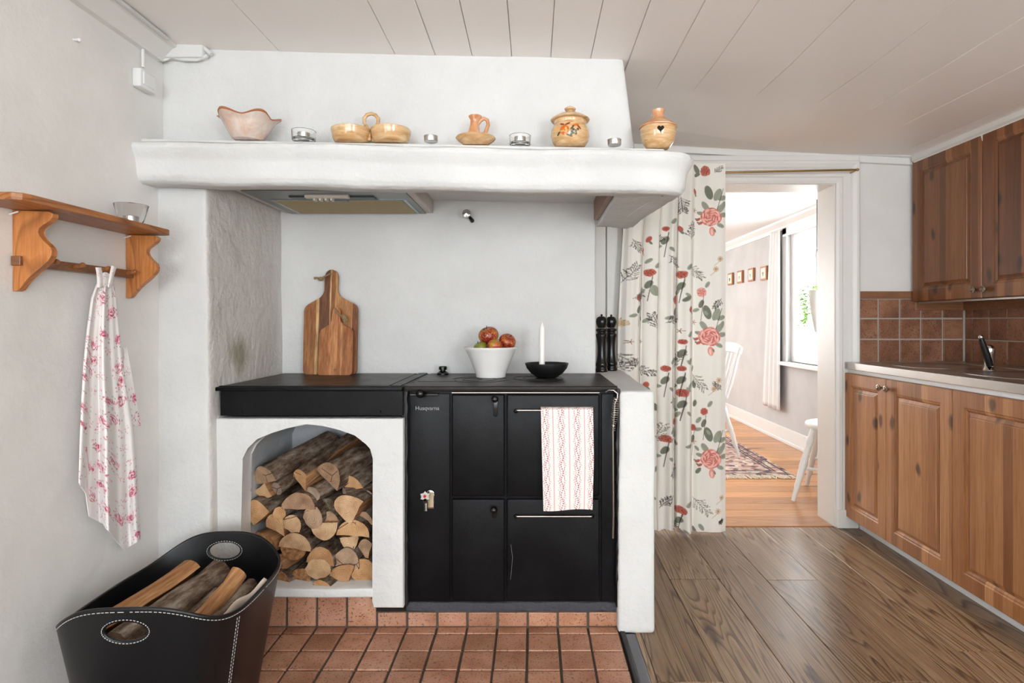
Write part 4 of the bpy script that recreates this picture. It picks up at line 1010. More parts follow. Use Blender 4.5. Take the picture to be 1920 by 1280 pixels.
mApG = M('green_apple_skin', rough=.3, spec=.5); mApG.col(mApG.ramp(mApG.noise(mApG.coord(rand=True), 20, 3), [(.4, (118, 128, 46)), (.65, (160, 120, 50))]))
mLeaf = M('apple_leaf', rough=.5, col=(58, 92, 48))
mStemB = M('apple_stem', rough=.8, col=(70, 52, 32))
def apple(loc, r, label, mat, rx=0, ry=0, leaf=False):
    t = thing('apple', label, 'apple', loc); t.rotation_euler = (rx, ry, 0)
    pr = []
    for i in range(19):
        a = PI*i/18; rr = math.sin(a); z = -math.cos(a)
        dimp = .22*math.exp(-(rr/.32)**2)
        pr.append((max(rr*r*(1+.05*z), .0004), (z*.88-(dimp if z > 0 else -dimp*.7))*r))
    b = B(); b.lathe(pr, seg=28); b.build('flesh', mat, t, smooth=True)
    b = B(); b.tube([(0, 0, r*.62), (.001, 0, r*.85), (.004, 0, r*1.02)], .0014, 8); b.build('stem', mStemB, t, smooth=True)
    if leaf:
        def lf(u, v): w_ = .012*np.sin(PI*u)**.8; return -.004-.024*u, -.012-.008*u+(v-.5)*w_*1.0, r*.85-.028*u**1.6+(v-.5)*w_*1.1
        sheet('leaf', 12, 6, lf, mLeaf, t, thick=.0006)
for (px, py, Y, r, lab, m_, rx, ry, lf_) in (
    (916, 629, 2.44, .0425, 'top red apple with a leaf, highest in the white bowl', mAp, .3, -.25, True),
    (951, 640, 2.45, .036, 'red apple at the right of the white bowl', mAp, .5, .5, False),
    (928, 649, 2.395, .032, 'yellow-red apple at the front centre of the bowl', mAp, -.4, .3, False),
    (901, 652, 2.42, .030, 'green apple at the left edge of the bowl', mApG, .2, -.5, False),
    (924, 660, 2.50, .034, 'apple at the back of the bowl under the top one', mAp, .2, .2, False)):
    apple(P(px, py, Y), r, lab, m_, rx, ry, lf_)
cbw = thing('candle_bowl', 'shallow matt black bowl with a white candle on the stove', 'bowl', (.056, 2.44, ZT+.001))
b = B(); b.lathe([(.001, 0), (.038, 0), (.045, .003), (.066, .018), (.083, .038), (.0905, .058), (.0905, .060), (.087, .060), (.078, .040), (.060, .022), (.04, .012), (.001, .010)], seg=56); b.build('bowl_body', mBlackMat, cbw, smooth=True)
cn = thing('taper_candle', 'tall white taper candle standing in the black bowl', 'candle', (.036, 2.44, ZT+.013))
b = B(); b.lathe([(.001, 0), (.0118, 0), (.0122, .1), (.0122, .192), (.0112, .199), (.006, .205), (.004, .214), (.001, .217)], seg=24); b.build('candle_body', mWax, cn, smooth=True)
b = B(); b.tube([(0, 0, .215), (.0005, 0, .224)], .001, 6); b.build('wick', mWax, cn)
# pepper mills
for i, (x, y, hgt, lab) in enumerate(((P(1128, 0, 2.93).x, 2.93, .287, 'left black pepper mill, standing slightly forward on the side wall'), (P(1146, 0, 3.0).x, 3.0, .287, 'right black pepper mill, half behind the other one'))):
    t = thing('pepper_mill', lab, 'pepper mill', (x, y, .8725), 0, 'pepper mills')
    b = B(); b.lathe([(.001, 0), (.029, 0), (.0305, .004), (.0305, .014), (.028, .018), (.0275, .028), (.0305, .033), (.0300, .042), (.0255, .050), (.0215, .08), (.0205, .11), (.0215, .14), (.0245, .165), (.0285, .180), (.0285, .188), (.022, .194), (.022, .200), (.0285, .206), (.0285, .212), (.022, .218), (.001, .218)], seg=32); b.build('mill_body', mBlack, t, smooth=True, ang=60)
    b = B(); b.lathe([(.001, .219), (.018, .220), (.0215, .226), (.0265, .238), (.0285, .252), (.026, .266), (.018, .275), (.010, .278), (.001, .278)], seg=32); b.build('mill_head', mBlack, t, smooth=True)
    b = B(); b.sphere((0, 0, .283), .006, 12, 8); b.build('top_nut', mBlackMat if i == 0 else mBlack, t, smooth=True)
# poker on the stove front
pk = thing('stove_poker', 'steel poker with coiled spring handle hanging at the stove right edge', 'poker', P(1150, 734, 2.10))
o0 = P(1150, 734, 2.10); ppm = F/2.10
def K(x, y, d=0): return Vector(((x-1150)/ppm, d, -(y-734)/ppm))
b = B(); b.tube([K(1136, 735, .006), K(1142, 731, -.004), K(1150, 731, -.008), K(1157, 737, -.008), K(1157, 745, -.008), K(1152, 757, -.008)], .0028, 10); b.build('hook', mNickel, pk, smooth=True)
pts = []
for i in range(15*12+1):
    t = i/(15*12); a = 2*PI*15*t; r = .0062+.0058*math.sin(PI*min(1, t*1.0+.12))**1.2; cx_ = 1154-5*t; yy = 744+t*62; k_ = K(cx_, yy, -.008); pts.append(k_+Vector((math.cos(a)*r, math.sin(a)*r, 0)))
b = B(); b.tube(pts, .0016, 6); b.build('spring_handle', mNickel, pk, smooth=True)
b = B(); b.tube([K(1152, 757, -.008), K(1149, 808, -.006), K(1149.5, 900, -.004), K(1150, 960, -.003), K(1149, 1008, -.003)], [.003, .003, .003, .0034, .0036], 8); b.build('rod', mNickel, pk, smooth=True)
# ------------------------------------------------------------------ paint helpers for printed cloth
def LIN(r, g, b_): return np.array(srgb(r, g, b_)[:3])
class Paint:
    def __init__(s, X, Z, bg): s.X, s.Z = X, Z; s.c = np.ones(X.shape+(3,))*LIN(*bg)
    def blend(s, m, col, a=1.0):
        m = np.clip(m, 0, 1)[..., None]*a; s.c = s.c*(1-m)+np.asarray(col)*m
    def box(s, x, z, r): 
        return (np.abs(s.X-x) < r) & (np.abs(s.Z-z) < r)
    def ell(s, x, z, a, b_, rot, col, soft=.0012, al=1.0, vein=None):
        msk = s.box(x, z, max(a, b_)*1.3+.003)
        if not msk.any(): return
        dx, dz = s.X[msk]-x, s.Z[msk]-z; c, n = math.cos(rot), math.sin(rot); u, v_ = dx*c+dz*n, -dx*n+dz*c
        d = np.sqrt((u/a)**2+(v_/b_)**2); m = np.clip((1-d)*min(a, b_)/soft, 0, 1)[:, None]*al
        cc = np.asarray(col)[None]
        if vein is not None:
            vm = np.clip(1-np.abs(v_)/.0011, 0, 1)[:, None]*.6; cc = cc*(1-vm)+vein[None]*vm
            vm = (.5+.5*np.sin((u-np.abs(v_))*900))[:, None]*.22; cc = cc*(1-vm)+vein[None]*vm
        s.c[msk] = s.c[msk]*(1-m)+cc*m
    def line(s, x0, z0, x1, z1, w_, col, al=1.0):
        cx, cz = (x0+x1)/2, (z0+z1)/2; msk = s.box(cx, cz, max(abs(x1-x0), abs(z1-z0))/2+.006)
        if not msk.any(): return
        px, pz = s.X[msk]-x0, s.Z[msk]-z0; L2 = (x1-x0)**2+(z1-z0)**2+1e-12; t = np.clip((px*(x1-x0)+pz*(z1-z0))/L2, 0, 1)
        d = np.sqrt((px-t*(x1-x0))**2+(pz-t*(z1-z0))**2); m = np.clip((w_-d)/.0014+.5, 0, 1)[:, None]*al
        s.c[msk] = s.c[msk]*(1-m)+np.asarray(col)[None]*m
    def rose(s, x, z, r, rng, cols, sq=1.0):
        n = 8; ph = rng.uniform(0, 6)
        for k in range(n):
            a = 2*PI*k/n+ph; rr = r*rng.uniform(.50, .66); s.ell(x+math.cos(a)*rr*sq, z+math.sin(a)*rr, r*.46*sq, r*.36, a+PI/2, cols[k % 2])
            s.ell(x+math.cos(a)*rr*1.15*sq, z+math.sin(a)*rr*1.15, r*.36*sq, r*.14, a+PI/2+.2, cols[2], .002, .7)
        s.ell(x, z, r*.62*sq, r*.58, 0, cols[0])
        for ring, m_ in ((.72, 8), (.50, 6), (.30, 4), (.12, 2)):
            for k in range(m_):
                a = 2*PI*k/m_+ph*(1+ring*3)+rng.uniform(-.2, .2); d = r*ring
                s.ell(x+math.cos(a)*d*sq, z+math.sin(a)*d, r*.26, r*.085, a+PI/2+.35, cols[2], .0016, .85)
                s.ell(x+math.cos(a+.25)*d*1.18*sq, z+math.sin(a+.25)*d*1.18, r*.25, r*.045, a+PI/2+.45, cols[3], .0010, .8)
    def leaf(s, x, z, L, rot, col, vein): s.ell(x, z, L, L*.52, rot, col, vein=vein)
    def sprig(s, x, z, L, rot, rng, col, n=9, dens=.004):
        for k in range(n):
            t = (k+1)/n; bx, bz = x+math.cos(rot)*L*t, z+math.sin(rot)*L*t
            for sg in (-1, 1):
                a = rot+sg*rng.uniform(.5, 1.0); l_ = L*.38*(1.15-t*.6)
                ex, ez = bx+math.cos(a)*l_, bz+math.sin(a)*l_; s.line(bx, bz, ex, ez, .0010, col, .85)
                for q in (.55, .8, 1.0): s.ell(bx+(ex-bx)*q+rng.uniform(-1, 1)*.003, bz+(ez-bz)*q+rng.uniform(-1, 1)*.003, dens, dens*.5, rng.uniform(0, 3), col, .0012, .85)
        s.line(x, z, x+math.cos(rot)*L, z+math.sin(rot)*L, .001, col)
    def daisy(s, x, z, r, col, cen, n=9):
        for k in range(n):
            a = 2*PI*k/n; s.ell(x+math.cos(a)*r*.55, z+math.sin(a)*r*.55, r*.48, r*.15, a, col, .001)
        s.ell(x, z, r*.25, r*.25, 0, cen)
# ------------------------------------------------------------------ flowered curtain
CYc = 3.115
zt_c, zb_c = P(0, 307, 3.13).z, .012
def foldX(u):  # visible x positions as function of cloth parameter
    return np.interp(u, [0, .10, .2, .30, .36, .42, .52, .60, .66, .72, .80, .88, 1], [.460, .500, .560, .60, .642, .665, .715, .748, .775, .80, .87, .94, 1.020])
def foldY(u, v):
    a = .036*(1-.82*np.clip((u-.70)/.12, 0, 1))
    ph = 2*PI*(u*5.1+.12*np.sin(v*2.2)+.12*np.sin(u*17))
    w_ = np.sin(ph+.55*np.sin(ph))+.22*np.sin(2*PI*(u*14+.2)+v*1.5)
    tt = np.clip(v*12, 0, 1)
    return CYc+a*w_*(.55+.45*v)*(.4+.6*tt)-.012*v*np.sin(u*9)
def curt(u, v):
    X0 = foldX(u)
    sway = -.010*np.clip(v-.2, 0, 1)*(1-u)+.012*np.sin(PI*v)*(u < .1)*(-1)
    # left edge drifts out over the low wall (the cloth is gathered at the top)
    left = np.interp(v, [0, .17, .45, .6, 1], [.075, .02, 0., .0, .0])
    X = X0+sway+left*(1-u)**2
    X = X+.013*np.sin(2*PI*(u*5.1+.12*np.sin(v*2.2)+.12*np.sin(u*17)+.3))*(1-np.clip((u-.7)/.12, 0, 1))
    Z = zt_c+(zb_c-zt_c)*v
    Z = Z+np.where(v > .9, (v-.9)*10, 0)*(.010*np.sin(2*PI*(u*6.2+.1))+.006)*(u < .76)
    return X, foldY(u, v), Z
def paint_curt(u, v):
    rng = random.Random(3)
    X = foldX(u); Z = zt_c+(zb_c-zt_c)*v; p = Paint(X, Z, (240, 235, 226))
    ROSE = [LIN(214, 122, 112), LIN(230, 152, 138), LIN(244, 198, 184), LIN(180, 78, 74)]; DARK = [LIN(164, 78, 66), LIN(190, 98, 84), LIN(216, 140, 122), LIN(122, 46, 42)]
    G1, G2, GV = LIN(164, 168, 150), LIN(126, 130, 114), LIN(92, 96, 84); BR, TAN = LIN(62, 48, 42), LIN(200, 164, 124); TN2 = LIN(166, 128, 96)
    C = lambda px, py: ((px-1000)*3.13/F, CH-(py-CY)*3.13/F)
    def group(px, py, s_=1):
        x, z = C(px, py)
        for dx, dz, L, a in ((-.03, .058, .030, 2.2), (.05, .045, .032, .9), (.068, .012, .026, .1), (-.055, .02, .020, 2.8), (.05, -.045, .022, -.4), (.066, .062, .024, 1.2)): p.leaf(x+dx*s_, z+dz*s_, L*s_, a, G1, GV)
        for dx, dz, L, a in ((-.012, .130, .040, 1.9), (.035, .118, .036, 1.1), (.06, .10, .026, .3)): p.leaf(x+dx*s_, z+dz*s_, L*s_, a, G1 if dx > 0 else G2, GV)
        p.line(x+.03*s_, z+.03*s_, x+.065*s_, z+.15*s_, .0014, BR)
        p.rose(x, z, .054*s_, rng, ROSE, 1.12)
        p.ell(x+.006*s_, z-.076*s_, .016*s_, .026*s_, .1, ROSE[1]); p.ell(x+.004*s_, z-.080*s_, .007*s_, .018*s_, .1, ROSE[2]); p.ell(x+.020*s_, z-.072*s_, .005, .012, .4, G2)
        for dx, dz in ((-.055, -.032), (-.066, -.012)): p.ell(x+dx*s_, z+dz*s_, .014*s_, .008*s_, .5, DARK[1]); p.ell(x+(dx-.012)*s_, z+(dz+.003)*s_, .008, .005, -.4, G2)
    group(1331, 408); group(1328, 631); group(1330, 858)
    for (px, py) in ((1320, 322),): x, z = C(px, py); p.leaf(x-.05, z+.01, .03, 2.2, G2, GV); p.leaf(x-.045, z-.02, .02, .3, G2, GV); p.rose(x, z, .030, rng, DARK); p.sprig(x+.05, z-.01, .05, .6, rng, BR, 7, .003)
    def mid(px, py, r=.030, cols=DARK):
        x, z = C(px, py); p.leaf(x+.03, z+.04, .020, 1.0, G1, GV); p.leaf(x-.002, z-.062, .024, 1.2, G2, GV); p.leaf(x-.030, z-.095, .020, .3, G1, GV); p.line(x+.01, z-.02, x-.005, z-.15, .0013, BR); p.leaf(x+.022, z-.11, .016, 2.2, G1, GV); p.rose(x, z, r, rng, cols)
    mid(1193, 558, .022); mid(1262, 562, .024); mid(1263, 790, .020); mid(1314, 548, .026, ROSE); mid(1318, 770, .022, DARK); mid(1298, 800, .020, DARK); mid(1216, 512, .022); mid(1278, 515, .022); mid(1279, 735, .024); mid(1246, 820, .022); mid(1213, 890, .022); mid(1276, 955, .024); mid(1246, 430, .015); mid(1279, 640, .016); mid(1278, 690, .015); mid(1246, 690, .018)
    for (px, py, s_) in ((1222, 545, .030), (1232, 550, .028), (1214, 600, .02), (1232, 900, .026), (1308, 880, .02), (1285, 560, .022), (1296, 690, .018), (1300, 720, .022), (1302, 755, .020), (1222, 760, .026), (1300, 990, .02), (1313, 985, .022), (1215, 490, .018)):
        x, z = C(px, py); p.leaf(x, z, s_, rng.uniform(.6, 2.5), rng.choice([G1, G2]), GV)
    for (px, py, L, a) in ((1170, 530, .10, 1.1), (1180, 560, .08, .3), (1162, 660, .09, -.7), (1165, 690, .08, .5), (1195, 690, .08, -.3), (1230, 620, .09, 1.9), (1246, 605, .07, .4), (1290, 450, .08, 1.4), (1290, 500, .09, -.7), (1296, 700, .10, -.9), (1298, 930, .11, -.8), (1250, 480, .08, -.8), (1256, 690, .09, .9), (1255, 740, .07, -1.2), (1255, 900, .08, 1.2), (1258, 975, .09, -1.0), (1230, 830, .10, 1.2), (1350, 560, .06, -2.2), (1350, 730, .05, 2.4), (1240, 440, .06, -1.9), (1178, 450, .07, -1.0), (1345, 980, .03, 1), (1278, 370, .08, -1.5), (1240, 950, .07, 1.0)):
        x, z = C(px, py); p.sprig(x, z, L, a, rng, BR if rng.random() < .6 else LIN(110, 100, 84), 9, .0046)
    for (px, py, r) in ((1348, 486, .018), (1340, 505, .018), (1345, 712, .018), (1336, 728, .018), (1350, 930, .016), (1343, 955, .018)):
        x, z = C(px, py); p.daisy(x, z, r, TAN, TN2); p.line(x, z-.01, x-.03, z-.035, .0009, TN2)
    for (px, py) in ((1300, 604), (1277, 620), (1300, 826), (1270, 830), (1204, 640), (1265, 655), (1178, 640), (1170, 600), (1300, 395)): x, z = C(px, py); p.daisy(x, z, .016, TN2, LIN(120, 80, 60), 5)
    x, z = C(1170, 605); p.rose(x, z, .022, rng, [LIN(206, 176, 130), LIN(220, 196, 156), LIN(232, 214, 184), LIN(160, 124, 90)])
    for (px, py) in ((1215, 450), (1300, 360), (1277, 430), (1290, 580), (1213, 720), (1230, 660), (1205, 470)): x, z = C(px, py); p.ell(x, z, .010, .018, rng.uniform(-.5, .5), DARK[1]); p.ell(x+.006, z-.018, .005, .012, .4, G2)
    return p.c
ct = thing('flowered_curtain', 'cream curtain printed with coral roses and grey-green leaves at the doorway', 'curtain', (0, 0, 0))
sheet('curtain_cloth', 380, 620, curt, mCurtain, ct, paint_curt, .0015)
b = B()
for i in range(6):
    u = .14+i*.155; x = float(foldX(u)); b.tube([(x, 3.125+math.cos(t)*.014, P(0, 321, 3.13).z+.002+math.sin(t)*.014) for t in [2*PI*k/14 for k in range(14)]], .0018, 6, closed=True)
b.build('curtain_ring', mBrass, ct, smooth=True)
rd = thing('curtain_rod', 'thin brass curtain rod across the top of the doorway', 'curtain rod', (0, 0, 0))
b = B(); b.tube([P(1205, 326, 3.13), P(1608, 318, 3.13)], .0055, 12); b.build('rod', mBrass, rd, smooth=True)
pe = P(1608, 318, 3.13); b = B(); b.sphere(pe, .008, 12, 8); b.tube([pe+Vector((0, 0, 0)), pe+Vector((0, .075, 0))], .004, 8); b.build('end_bracket', mBrass, rd, smooth=True)
# thin cable clipped beside the door casing
e = P(1610, 300, 3.19); tag(B().tube([P(1596, 303, 3.19), P(1606, 300, 3.19), P(1611, 306, 3.19), P(1610, 320, 3.2), P(1608, 400, 3.205), P(1607, 640, 3.205), P(1606, 668, 3.2)], .0028, 8).build('wall_cable', mTrim, smooth=True), 'thin white cable running down beside the door casing', 'cable')
# ------------------------------------------------------------------ striped tea towel on the stove rail
def towA(u, v):
    xl = np.interp(v, [0, 1], [1014, 1019]); xr = np.interp(v, [0, .5, 1], [1112, 1113.5, 1111]); px = xl+(xr-xl)*u; py = 764+v*192+2*np.sin(u*5+1)*v
    Y = 2.103-.006*np.sin(PI*np.clip(v*9, 0, .5))+.004*np.sin(u*7+v*2)*v+np.where(v < .02, .01*(1-v/.02), 0)
    return (px-CX)*Y/F, Y, CH-(py-CY)*Y/F
def paintA(u, v):
    X, Z = u*.19, -v*.37; p = Paint(X, Z, (238, 231, 226)); rng = random.Random(5); R1, R2 = LIN(196, 88, 106), LIN(150, 36, 60)
    for cx_ in (.085, .385, .685, .965):
        x = cx_*.19; zz = -.002; k = 0
        while zz > -.37:
            p.ell(x+math.sin(k*.9)*.004, zz, .0034, .0026, k, R2, .0010, .9)
            for sg in (-1, 1): p.ell(x+sg*(.0075+.002*math.sin(k)), zz-.002, .0046, .0018, sg*.8+k*.7, R1, .0010, .85); p.ell(x+sg*(.011+.003*math.sin(k*1.7)), zz+.003, .0022, .0018, 0, R2, .0010, .8)
            zz -= .0078; k += 1
    for cx_ in (.225, .535, .83):
        x = cx_*.19; m = np.abs(X-x-.0006*np.sin(Z*900)) < .0017; p.c[m] = p.c[m]*.4+R1*.6
    return p.c
ta = thing('striped_tea_towel', 'white tea towel with red floral stripes hung on the oven rail', 'towel', (0, 0, 0))
sheet('towel_cloth', 170, 330, towA, mTowelB, ta, paintA, .003)
def towA2(u, v):
    x, y, z = towA(u, v*.55); return x, y+.030, z
sheet('towel_back', 20, 20, towA2, M('towel_back_cloth', rough=.9, col=(236, 228, 224)), ta, None, .002)
# ------------------------------------------------------------------ rose-print towel on the wall pegs
XT = XL+.03
def towB(u, v):
    ytop = 532
    yb_ = np.interp(u, [0, .12, .16, .40, .44, .72, .98, 1], [905, 925, 968, 982, 990, 1031, 1014, 1010])
    py = ytop+(yb_-ytop)*v
    L = np.interp(py, [532, 560, 620, 680, 750, 800, 915, 1032], [181, 171, 163, 157, 153, 151, 147, 150])
    R = np.interp(py, [532, 560, 620, 700, 800, 900, 1032], [212, 217, 223, 232, 249, 257, 264])
    px = L+(R-L)*u
    fold = (.016*np.sin(u*2*PI*2.3+.6)+.008*np.sin(u*2*PI*4.1+v*2))*(.35+.65*v)+.012*np.sin(PI*u)
    X = XT+.010+fold
    Y = F*X/(px-CX)
    return X, Y, CH-(py-CY)*Y/F
def paintB(u, v):
    X, Z = u*.26*(.4+.6*v), -v*.78; p = Paint(X, Z, (242, 238, 235)); rng = random.Random(11)
    R = [LIN(236, 160, 180), LIN(242, 190, 202), LIN(246, 222, 226), LIN(190, 40, 88)]; SM = LIN(206, 100, 132); GN = LIN(178, 150, 146)
    spots = []
    for i in range(48):
        for _ in range(30):
            z = -rng.uniform(.02, .77); x = rng.uniform(.0, .26*(.4+.6*(-z/.78)))
            if all((x-a)**2+(z-b_)**2 > .044**2 for a, b_ in spots): spots.append((x, z)); break
    for i, (x, z) in enumerate(spots):
        if i % 5 < 3:
            r = rng.uniform(.014, .023)
            for k in range(11):
                a = rng.uniform(0, 2*PI); d = r*rng.uniform(1.0, 1.9); p.ell(x+math.cos(a)*d, z+math.sin(a)*d, .0042, .002, a+rng.uniform(-1, 1), rng.choice([SM, GN, R[1]]), .001, .9)
            for k in range(26):
                a = rng.uniform(0, 6.28); d = r*rng.uniform(.0, 1.05); p.ell(x+math.cos(a)*d*1.15, z+math.sin(a)*d, rng.uniform(.004, .007), rng.uniform(.002, .0035), a+1.4, rng.choice(R[:3]), .001, .85)
            for k in range(24): a = rng.uniform(0, 6.28); d = r*rng.uniform(.1, .95); p.ell(x+math.cos(a)*d*1.15, z+math.sin(a)*d, rng.uniform(.003, .007), .0017, a+1.3, R[3], .001, .95)
        else:
            for k in range(16): a = rng.uniform(0, 2*PI); d = rng.uniform(0, .026); p.ell(x+math.cos(a)*d, z+math.sin(a)*d, rng.uniform(.002, .005), .0018, a, rng.choice([SM, GN, R[1], R[3]]), .001, .8)
    return p.c
tb = thing('rose_print_towel', 'white towel with pink rose print hanging from the shelf peg', 'towel', (0, 0, 0))
sheet('towel_cloth', 200, 420, towB, mTowelA, tb, paintB, .0025)
def flap(u, v):
    py = 650+v*148; px = 232+u*(6+26*v); X = XT-.004+.012*u; Y = F*X/(px-CX); return X, Y, CH-(py-CY)*Y/F
sheet('side_fold', 40, 100, flap, mTowelA, tb, lambda u, v: paintB(.3+u*.3, .3+v*.25), .002)
def knot(u, v):
    py = 502+v*34+6*np.sin(PI*u)*(1-v); px = 179+(39-7*v)*u+2*v; X = XT+.024+.012*np.sin(PI*u)-.010*(1-v); Y = F*X/(px-CX); return X, Y, CH-(py-CY)*Y/F
def knotL(u, v):
    py = 501+v*38; px = 179+u*10+v*3+1.5*np.sin(v*3); X = XT+.030+.004*np.sin(PI*u); Y = F*X/(px-CX); return X, Y, CH-(py-CY)*Y/F
def knotR(u, v):
    py = 500+v*40-2*u; px = 218-v*12-u*(9-4*v); X = XT+.030+.004*np.sin(PI*u); Y = F*X/(px-CX); return X, Y, CH-(py-CY)*Y/F
def neck(u, v):
    py = 514+v*22+4*np.cos(u*PI*2)*(1-v); px = 182+u*30; X = XT+.022+.01*np.sin(u*PI); Y = F*X/(px-CX); return X, Y, CH-(py-CY)*Y/F
for f_ in (knotL, knotR, neck): sheet('hanging_loop', 30, 50, f_, mTowelA, tb, lambda u, v: paintB(u*.5+.2, v*.1+.35), .003)
# ------------------------------------------------------------------ electrical box, cables, nail on the left wall
sw_ = thing('light_switch', 'white surface light switch with rocker high on the left wall', 'switch', PX(268, 150, XL), 0)
def L2(px, py, X=XL): return PX(px, py, X)-PX(268, 150, XL)
def ybox(pxa, pxb, pya, pyb, dx):
    a = L2(pxa, pya, XL); c = L2(pxb, pyb, XL+dx); return a, c
cY = PX(268, 150, XL).y
b = B(); b.box(0, .030, -.055, .022, -.042, .020, .006); b.build('switch_box', mWhite, sw_, smooth=True)
b = B(); b.box(.028, .034, -.045, .014, -.030, .012, .003); b.build('rocker', mWhite, sw_)
def wcable(pts, r, label, off=.008):
    t = B(); t.tube([PX(x, y, XL+off) for x, y in pts], r, 8); return tag(t.build('wall_cable', mWhite, smooth=True), label, 'cable')
wcable([(142, 0), (175, 22), (197, 36), (240, 66), (262, 80), (268, 92), (268, 126)], .005, 'white cable along the top of the left wall down to the switch')
wcable([(262, 76), (300, 106), (304, 109)], .004, 'short white cable from the switch drop to the chimney corner')
t = B(); t.tube([Vector((XL+.008, 1.98, ceil_z(XL, 2)-.05)), Vector((XL+.02, 2.05, 2.035)), P(322, 107, 2.06), P(345, 112, 2.06), P(370, 112, 2.06), P(390, 104, 2.06)], .006, 8); tag(t.build('corner_cable', mPl, smooth=True), 'lower painted-over cable bending round the ceiling corner onto the chimney', 'cable')
t = B(); t.tube([Vector((XL+.078, -.2, ceil_z(XL, 0)-.010)), Vector((XL+.077, 1.0, ceil_z(XL, 0)-.012)), Vector((XL+.078, 1.6, ceil_z(XL, 0)-.010)), Vector((XL+.077, 1.98, ceil_z(XL, 0)-.014)), P(318, 73, 2.04), P(340, 74, 2.06), P(365, 78, 2.06), P(385, 92, 2.06), P(396, 102, 2.06)], .007, 8); tag(t.build('corner_cable', mPl, smooth=True), 'upper painted-over cable on the ceiling corner above the chimney', 'cable')
b = B(); rings = []
for y in (YR, 0, 1.0, 2.05): z = ceil_z(XL, y); rings.append(b.ring([(XL-.01, y, z+.01), (XL+.070, y, z+.01), (XL+.070, y, z-.012), (XL+.058, y, z-.018), (XL+.018, y, z-.058), (XL-.01, y, z-.062)]))
b.skin(rings); struct(b.build('trim_7', mTrim))
b = B(); b.gridbox(XL, P(384, 0, 2.06).x, 2.045, 2.10, P(0, 110, 2.06).z, 2.12, .02, .006, .004, 14); struct(b.build('trim_8', mPl, smooth=True))
n_ = PX(138, 74, XL); tag(B().tube([n_-Vector((.005, 0, 0)), n_+Vector((.016, 0, -.001))], .0035, 8).sphere(n_+Vector((.016, 0, -.001)), .005, 8, 6).build('wall_nail', mWhite, smooth=True), 'white painted nail sticking out of the left wall near ceiling', 'nail')
# ------------------------------------------------------------------ lower cabinets
def dpanel(w_, h, mat, parent, name='door', depth=.02, inset=.062):
    """framed door with raised panel: local x across, z up, front at y=0 (facing -y)"""
    def rr(ins, d): return [(ins, d, ins), (w_-ins, d, ins), (w_-ins, d, h-ins), (ins, d, h-ins)]
    b = B(); R = [rr(0, depth), rr(0, .004), rr(.004, 0), rr(inset, 0), rr(inset+.004, .003), rr(inset+.010, .004), rr(inset+.018, .011), rr(inset+.020, .014)]
    b.skin([b.ring(r) for r in R]); o = b.build(name, mat, parent)
    b = B(); R = [rr(inset+.017, .018), rr(inset+.017, .010), rr(inset+.021, .0095), rr(inset+.032, .0045), rr(inset+.034, .0015), rr(inset+.038, .001)]
    b.skin([b.ring(r) for r in R]); p_ = b.build('raised_panel', mat, o); return o
def knob(parent, x, z):
    b = B(); b.lathe([(.004, 0), (.006, .002), (.005, .008), (.006, .012), (.013, .014), (.016, .019), (.0155, .022), (.013, .0225), (.012, .0205), (.009, .0215), (.007, .024), (.004, .0255), (.001, .026)], seg=24); b.rot(PI/2, 'X').move((x, 0, z)); b.build('knob', mPewter, parent, smooth=True)
XD = 1.70; ZB0, ZB1 = .066, .846
ylist = [3.212, 2.83, 2.385, 1.935, 1.50, 1.05]
def cab(name, label, cat, x, y0, y1, z0, z1, splits, mat, depth, knobs):
    """cabinet whose doors face -X; y0 far end, y1 near end"""
    t = thing(name, label, cat, (x, y0, z0), -PI/2)
    W = y0-y1; H = z1-z0
    b = B(); b.box(0.001, W-.001, .0205, depth, .001, H-.001, .001); b.build('carcass', mat, t)
    for i, (a, c) in enumerate(zip(splits, splits[1:])):
        dr = dpanel(c-a-.0016, H, mat, t); dr.location = (a+.0008, 0, 0)
        kx = knobs[i]
        if kx is not None: knob(dr, (c-a-.003-.028) if kx[0] > 0 else .028, kx[1])
    return t
cab('base_cabinet', 'stained pine base cabinet with two doors next to the doorway', 'cabinet', XD, 3.212, 2.385, ZB0, ZB1, [0, 3.212-2.83, 3.212-2.385], mPine, .60, [(1, .735), (-1, .735)])
cab('base_cabinet', 'stained pine base cabinet nearest to the camera at right edge', 'cabinet', XD, 2.383, 1.50, ZB0, ZB1, [0, .447, .883], mPine, .60, [None, None])
b = B(); b.box(1.772, 1.785, 1.4, 3.19, 0, .0655, .002); tag(b.build('plinth_board', mWhite), 'white plinth board running under the pine base cabinets', 'plinth')
b = B(); b.box(1.715, 1.73, 1.4, 3.215, ZB1+.001, .868, .001); tag(b.build('white_rail', mWhite), 'white strip between pine doors and the steel worktop edge', 'rail')
